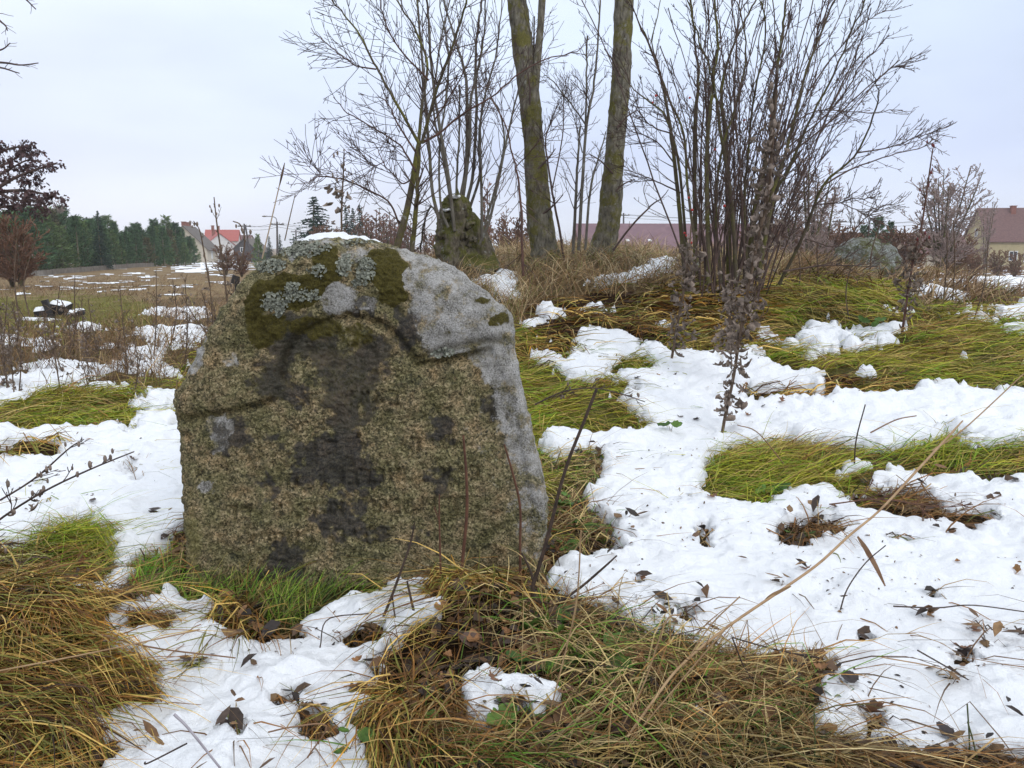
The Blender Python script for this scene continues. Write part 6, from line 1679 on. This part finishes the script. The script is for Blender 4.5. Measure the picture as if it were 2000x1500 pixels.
def house(px_, Y, L, W, hw, hr, yaw, wall, roof, label, chim=(), wins=(), name='house', cat='house', doors=(), snowroof=False, zoff=0.0):
    """local x along the ridge, y across; wins: (face, u, z, w, h), face in S N E W"""
    x_ = P(px_, 490, Y)[0]; z_ = float(terr(x_, Y)) + zoff
    t_ = thing(name, (x_, Y, z_), label, cat); t_.rotation_euler = (0, 0, math.radians(yaw))
    a, w2 = L / 2, W / 2
    v_ = [[sx * a, sy * w2, zz] for sx in (-1, 1) for sy in (-1, 1) for zz in (-1.5, hw)] + [[-a, 0, hr], [a, 0, hr]]
    bag = Bag(); bag.add(np.array(v_), np.array([[0, 1, 5, 4], [2, 6, 7, 3], [0, 2, 3, 1], [4, 5, 7, 6]]), np.array([[1, 3, 8], [5, 9, 7]]))
    bag.obj('wall', wall, t_, smooth=False)
    sl = (hr - hw) / w2; oh = .35; th = .14
    for sy in (-1, 1):
        y1 = sy * (w2 + oh); z1 = hw - sl * oh; aa = a + .3
        top = [[-aa, 0, hr + th], [aa, 0, hr + th], [aa, y1, z1 + th], [-aa, y1, z1 + th]]
        bot = [[p_[0], p_[1], p_[2] - th + .02] for p_ in top]
        bag = Bag(); bag.add(np.array(top + bot), np.array([[0, 1, 2, 3], [7, 6, 5, 4], [0, 4, 5, 1], [1, 5, 6, 2], [2, 6, 7, 3], [3, 7, 4, 0]])); bag.obj('roof', roof, t_, smooth=False)
    for (cx, cy, ch) in chim:
        zb = hr - sl * abs(cy) - .3
        bag = Bag(); bag.box((cx, cy, zb + ch / 2 + .2), (.6, .6, ch + .4)); bag.box((cx, cy, zb + ch + .45), (.72, .72, .1)); bag.obj('chimney', M_brick, t_, smooth=False)
    for (fc, u_, zc, ww, hh) in wins:
        n_ = {'S': (0, -1), 'N': (0, 1), 'E': (1, 0), 'W': (-1, 0)}[fc]
        c_ = np.array([u_ if n_[0] == 0 else n_[0] * a, u_ if n_[1] == 0 else n_[1] * w2, zc]); yw = 0 if n_[0] == 0 else math.pi / 2
        o3 = np.array([n_[0], n_[1], 0.0]); t3 = np.array([abs(n_[1]), abs(n_[0]), 0.0])
        bag = Bag()
        for s_ in (-1, 1):
            bag.box(c_ + t3 * s_ * ww / 2 + o3 * .04, (.1, .1, hh), yw); bag.box(c_ + np.array([0, 0, s_ * hh / 2]) + o3 * .045, (ww + .1, .1, .1), yw)
        bag.box(c_ + o3 * .035, (.06, .07, hh), yw)
        wo = bag.obj('window', M_frame, t_, smooth=False)
        bag = Bag(); bag.box(c_ + o3 * .012, (ww, .02, hh), yw); bag.obj('pane', M_glass, wo, smooth=False)
    for (fc, u_, ww, hh) in doors:
        n_ = {'S': (0, -1), 'N': (0, 1), 'E': (1, 0), 'W': (-1, 0)}[fc]
        c_ = np.array([u_ if n_[0] == 0 else n_[0] * (a + .02), u_ if n_[1] == 0 else n_[1] * (w2 + .02), hh / 2]); yw = 0 if n_[0] == 0 else math.pi / 2
        bag = Bag(); bag.box(c_, (ww, .08, hh), yw); bag.obj('door', M_brownroof, t_, smooth=False)
    if snowroof:
        y1 = -(w2 + oh); z1 = hw - sl * oh
        bag = Bag(); q4 = [[a * .1, y1 * .98, z1 + th + .03], [a, y1 * .98, z1 + th + .03], [a, y1 * .8, z1 + th + .03 + sl * abs(y1) * .18], [a * .3, y1 * .85, z1 + th + .03 + sl * abs(y1) * .13]]
        bag.add(np.array(q4), np.array([[0, 1, 2, 3]])); bag.obj('snow_patch', M_snow, t_, smooth=False)
    return t_
house(373, 130, 9, 6.6, 2.2, 5.6, 100, M_cream, M_slate, 'cream house with a steep grey roof beside the end of the evergreen row', [(1.5, .4, 1.0), (-2.0, .4, 1.0)], [('S', -1, 1.3, 1.0, 1.2)])
house(424, 165, 9, 7.5, 2.4, 5.4, 118, M_white, M_redroof, 'house with a low bright red roof in front of its taller red-roofed neighbour', [(.5, .4, 1.0)], [('S', 1, 1.3, 1.1, 1.2)])
house(437, 190, 7, 6.0, 4.4, 6.7, 12, M_white, M_redroof, 'taller white house with a red roof and two chimneys', [(-2.2, .5, 1.3), (-1.0, .5, 1.2)], [('S', 2.2, 3.0, 1.0, 1.2), ('E', 0, 3.0, 1.0, 1.2)])
house(476, 215, 5, 5, 3.6, 6.0, -15, M_cream, M_brownroof, 'distant house with a dull brown roof behind the utility poles', [(-1.5, .4, 1.0)], [('S', 1, 2.6, 1.0, 1.2)])
house(490, 165, 6, 5.5, 2.0, 4.4, 85, M_darkwood, M_slate, 'small dark wooden house with one white framed window', [], [('W', .4, 2.2, .9, 1.0)])
house(2003, 112, 13, 8.5, 3.4, 7.6, -8, M_yellow, M_brownroof, 'yellow house with a brown roof and chimneys behind the bare trees', [(-2.4, -.6, .8), (1.5, .3, 1.1)], [('S', -3.4, 1.3, 1.0, 1.2), ('S', -1.6, 1.2, .9, 1.3), ('W', 0, 4.4, .8, 1.0), ('S', 1.4, 1.3, 1.0, 1.2)], doors=[('S', -.1, 1.0, 2.0)], snowroof=True)
house(1335, 84, 22, 12, 1.0, 4.25, 2, M_brownroof, M_mauve, 'long low barn with a wide mauve sheet roof', [], [], 'barn', 'barn')
bn = bpy.data.objects['barn']
for u_ in (-6.4, -4.2, -1.0):
    bag = Bag(); sl = 3.25 / 6; y_ = -3.3; z_ = 4.25 - sl * 3.3 + .22
    bag.add(np.array([[u_ - .17, y_ - .2, z_ - .2 * sl], [u_ + .17, y_ - .2, z_ - .2 * sl], [u_ + .17, y_ + .2, z_ + .2 * sl], [u_ - .17, y_ + .2, z_ + .2 * sl]]), np.array([[0, 1, 2, 3]])); bag.obj('skylight', M_frame, bn, smooth=False)
house(1285, 62, 5, 5, .4, 2.0, 60, M_brownroof, M_brownroof, 'low shed roof with a streak of snow in front of the mauve barn', [], [], 'shed', 'shed', snowroof=True)
house(1720, 90, 16, 7, 1.4, 3.4, -4, M_cream, M_brownroof, 'long low brown building behind the boulder', [], [], 'outbuilding', 'building')

# low wall along the evergreens ------------------------------------------
M_conc = noise_mat('weathered_concrete', (.13, .115, .095), (.22, .19, .16), 3, .9, .3, .02)
wl0 = np.array([P(-90, 520, 48)[0], 48.0]); wl1 = np.array([P(300, 520, 82)[0], 82.0])
tW = thing('low_wall', (wl0[0], wl0[1], float(terr(*wl0))), 'low weathered concrete wall along the foot of the evergreens', 'wall')
n_ = 14
for k in range(n_):
    a_ = wl0 + (wl1 - wl0) * (k / n_); b_ = wl0 + (wl1 - wl0) * ((k + .97) / n_)
    ca = (a_ + b_) / 2; L_ = float(np.linalg.norm(b_ - a_)); yw = math.atan2(b_[1] - a_[1], b_[0] - a_[0])
    bag = Bag(); bag.box((ca[0], ca[1], float(terr(*ca)) + .1), (L_, .15, .55), yw); bag.obj('panel', M_conc, tW, smooth=False, origin=np.array(tW.location))

# utility poles and wires ------------------------------------------------
M_pole = noise_mat('pole_wood', (.06, .05, .05), (.11, .095, .09), 8, .9, .2, .01)
tops = []
def pole(px_, Y, top, base, label, double=False, lamp=False):
    p0 = P(px_, base, Y); p1 = P(px_, top, Y); t_ = thing('utility_pole', p0, label, 'utility pole'); org = p0; s_ = Y / F
    bag = Bag(); bag.tube([p0 - [0, 0, 1.5], p1], [.16, .12], 8); bag.obj('mast', M_pole, t_, origin=org)
    if double:
        bag = Bag(); bag.tube([p0 + [1.1, 0, -1.5], p1 + [.15, 0, -.2]], [.16, .12], 8); bag.obj('brace', M_pole, t_, origin=org)
    bag = Bag(); bag.box(p1 + [0, 0, -.35], (1.9, .14, .14)); bag.obj('crossarm', M_pole, t_, smooth=False, origin=org)
    for u_ in (-.8, -.3, .3, .8):
        bag = Bag(); bag.ball(p1 + [u_, 0, -.18], .09, n=6, m=4); bag.obj('insulator', M_white, t_, origin=org)
    if lamp:
        bag = Bag(); bag.tube(crom([p1 + [0, 0, -.3], p1 + [-.2, 0, .55], p1 + [-1.5, 0, .75]], 8), .05, 6); bag.obj('lamp_arm', M_pole, t_, origin=org)
        bag = Bag(); bag.ball(p1 + [-1.7, 0, .72], (.35, .14, .10), n=8, m=5); bag.obj('lamp_head', M_conc, t_, origin=org)
    tops.append(p1)
pole(477, 118, 437, 500, 'double legged utility pole in front of the dull brown roof', True)
pole(541, 112, 433, 490, 'utility pole carrying a street lamp arm, left of the large spruce', False, True)
pole(578, 150, 449, 480, 'small far utility pole between lamp post and large spruce')
pole(1640, 110, 428, 480, 'far utility pole behind the bare trees right of the bush')
pole(1218, 130, 416, 470, 'far utility pole peeping over the mauve barn roof')
M_wire = noise_mat('wire', (.10, .10, .11), (.14, .14, .15), 3, .6, 0)
def wire(a_, b_, label, n_=3):
    t_ = thing('overhead_wire', a_, label, 'wire')
    for k in range(n_):
        o_ = np.array([(k - 1) * .7, 0, -.25 - .45 * (k % 2)]); pts = [a_ + o_ + (b_ - a_) * s_ + np.array([0, 0, -3.0 * s_ * (1 - s_)]) * .4 for s_ in np.linspace(0, 1, 12)]
        bag = Bag(); bag.tube(pts, .022, 4); bag.obj('strand', M_wire, t_, origin=np.array(t_.location))
wire(tops[0], tops[1], 'power wires strung between the double legged pole and the lamp pole')
wire(tops[1], P(720, 446, 112), 'power wires running from the lamp pole behind the large spruce')
wire(tops[3], P(1800, 428, 112), 'power wires running right from the pole behind the bare trees')
wire(tops[3], tops[4], 'power wires running over the mauve barn to the far right pole')

for o_ in scene.objects:
    if 'placed_' in o_.keys(): del o_['placed_']

# ================================================================== damp air
bag = Bag(); bag.box((0, 0, 3.5), (3300, 3300, 25))
o_ = bag.mesh('haze', False)
m_ = bpy.data.materials.new('damp_air'); m_.use_nodes = True; nt_ = m_.node_tree; nt_.nodes.clear()
vo = nt_.nodes.new('ShaderNodeVolumePrincipled'); vo.inputs['Color'].default_value = (.93, .95, 1, 1); vo.inputs['Density'].default_value = .0006; vo.inputs['Anisotropy'].default_value = .2
mo_ = nt_.nodes.new('ShaderNodeOutputMaterial'); nt_.links.new(vo.outputs[0], mo_.inputs['Volume'])
o_.materials.append(m_); hz = link('haze', o_, None); tag(hz, 'thin damp winter air fading the houses and far trees', 'haze', kind='stuff')
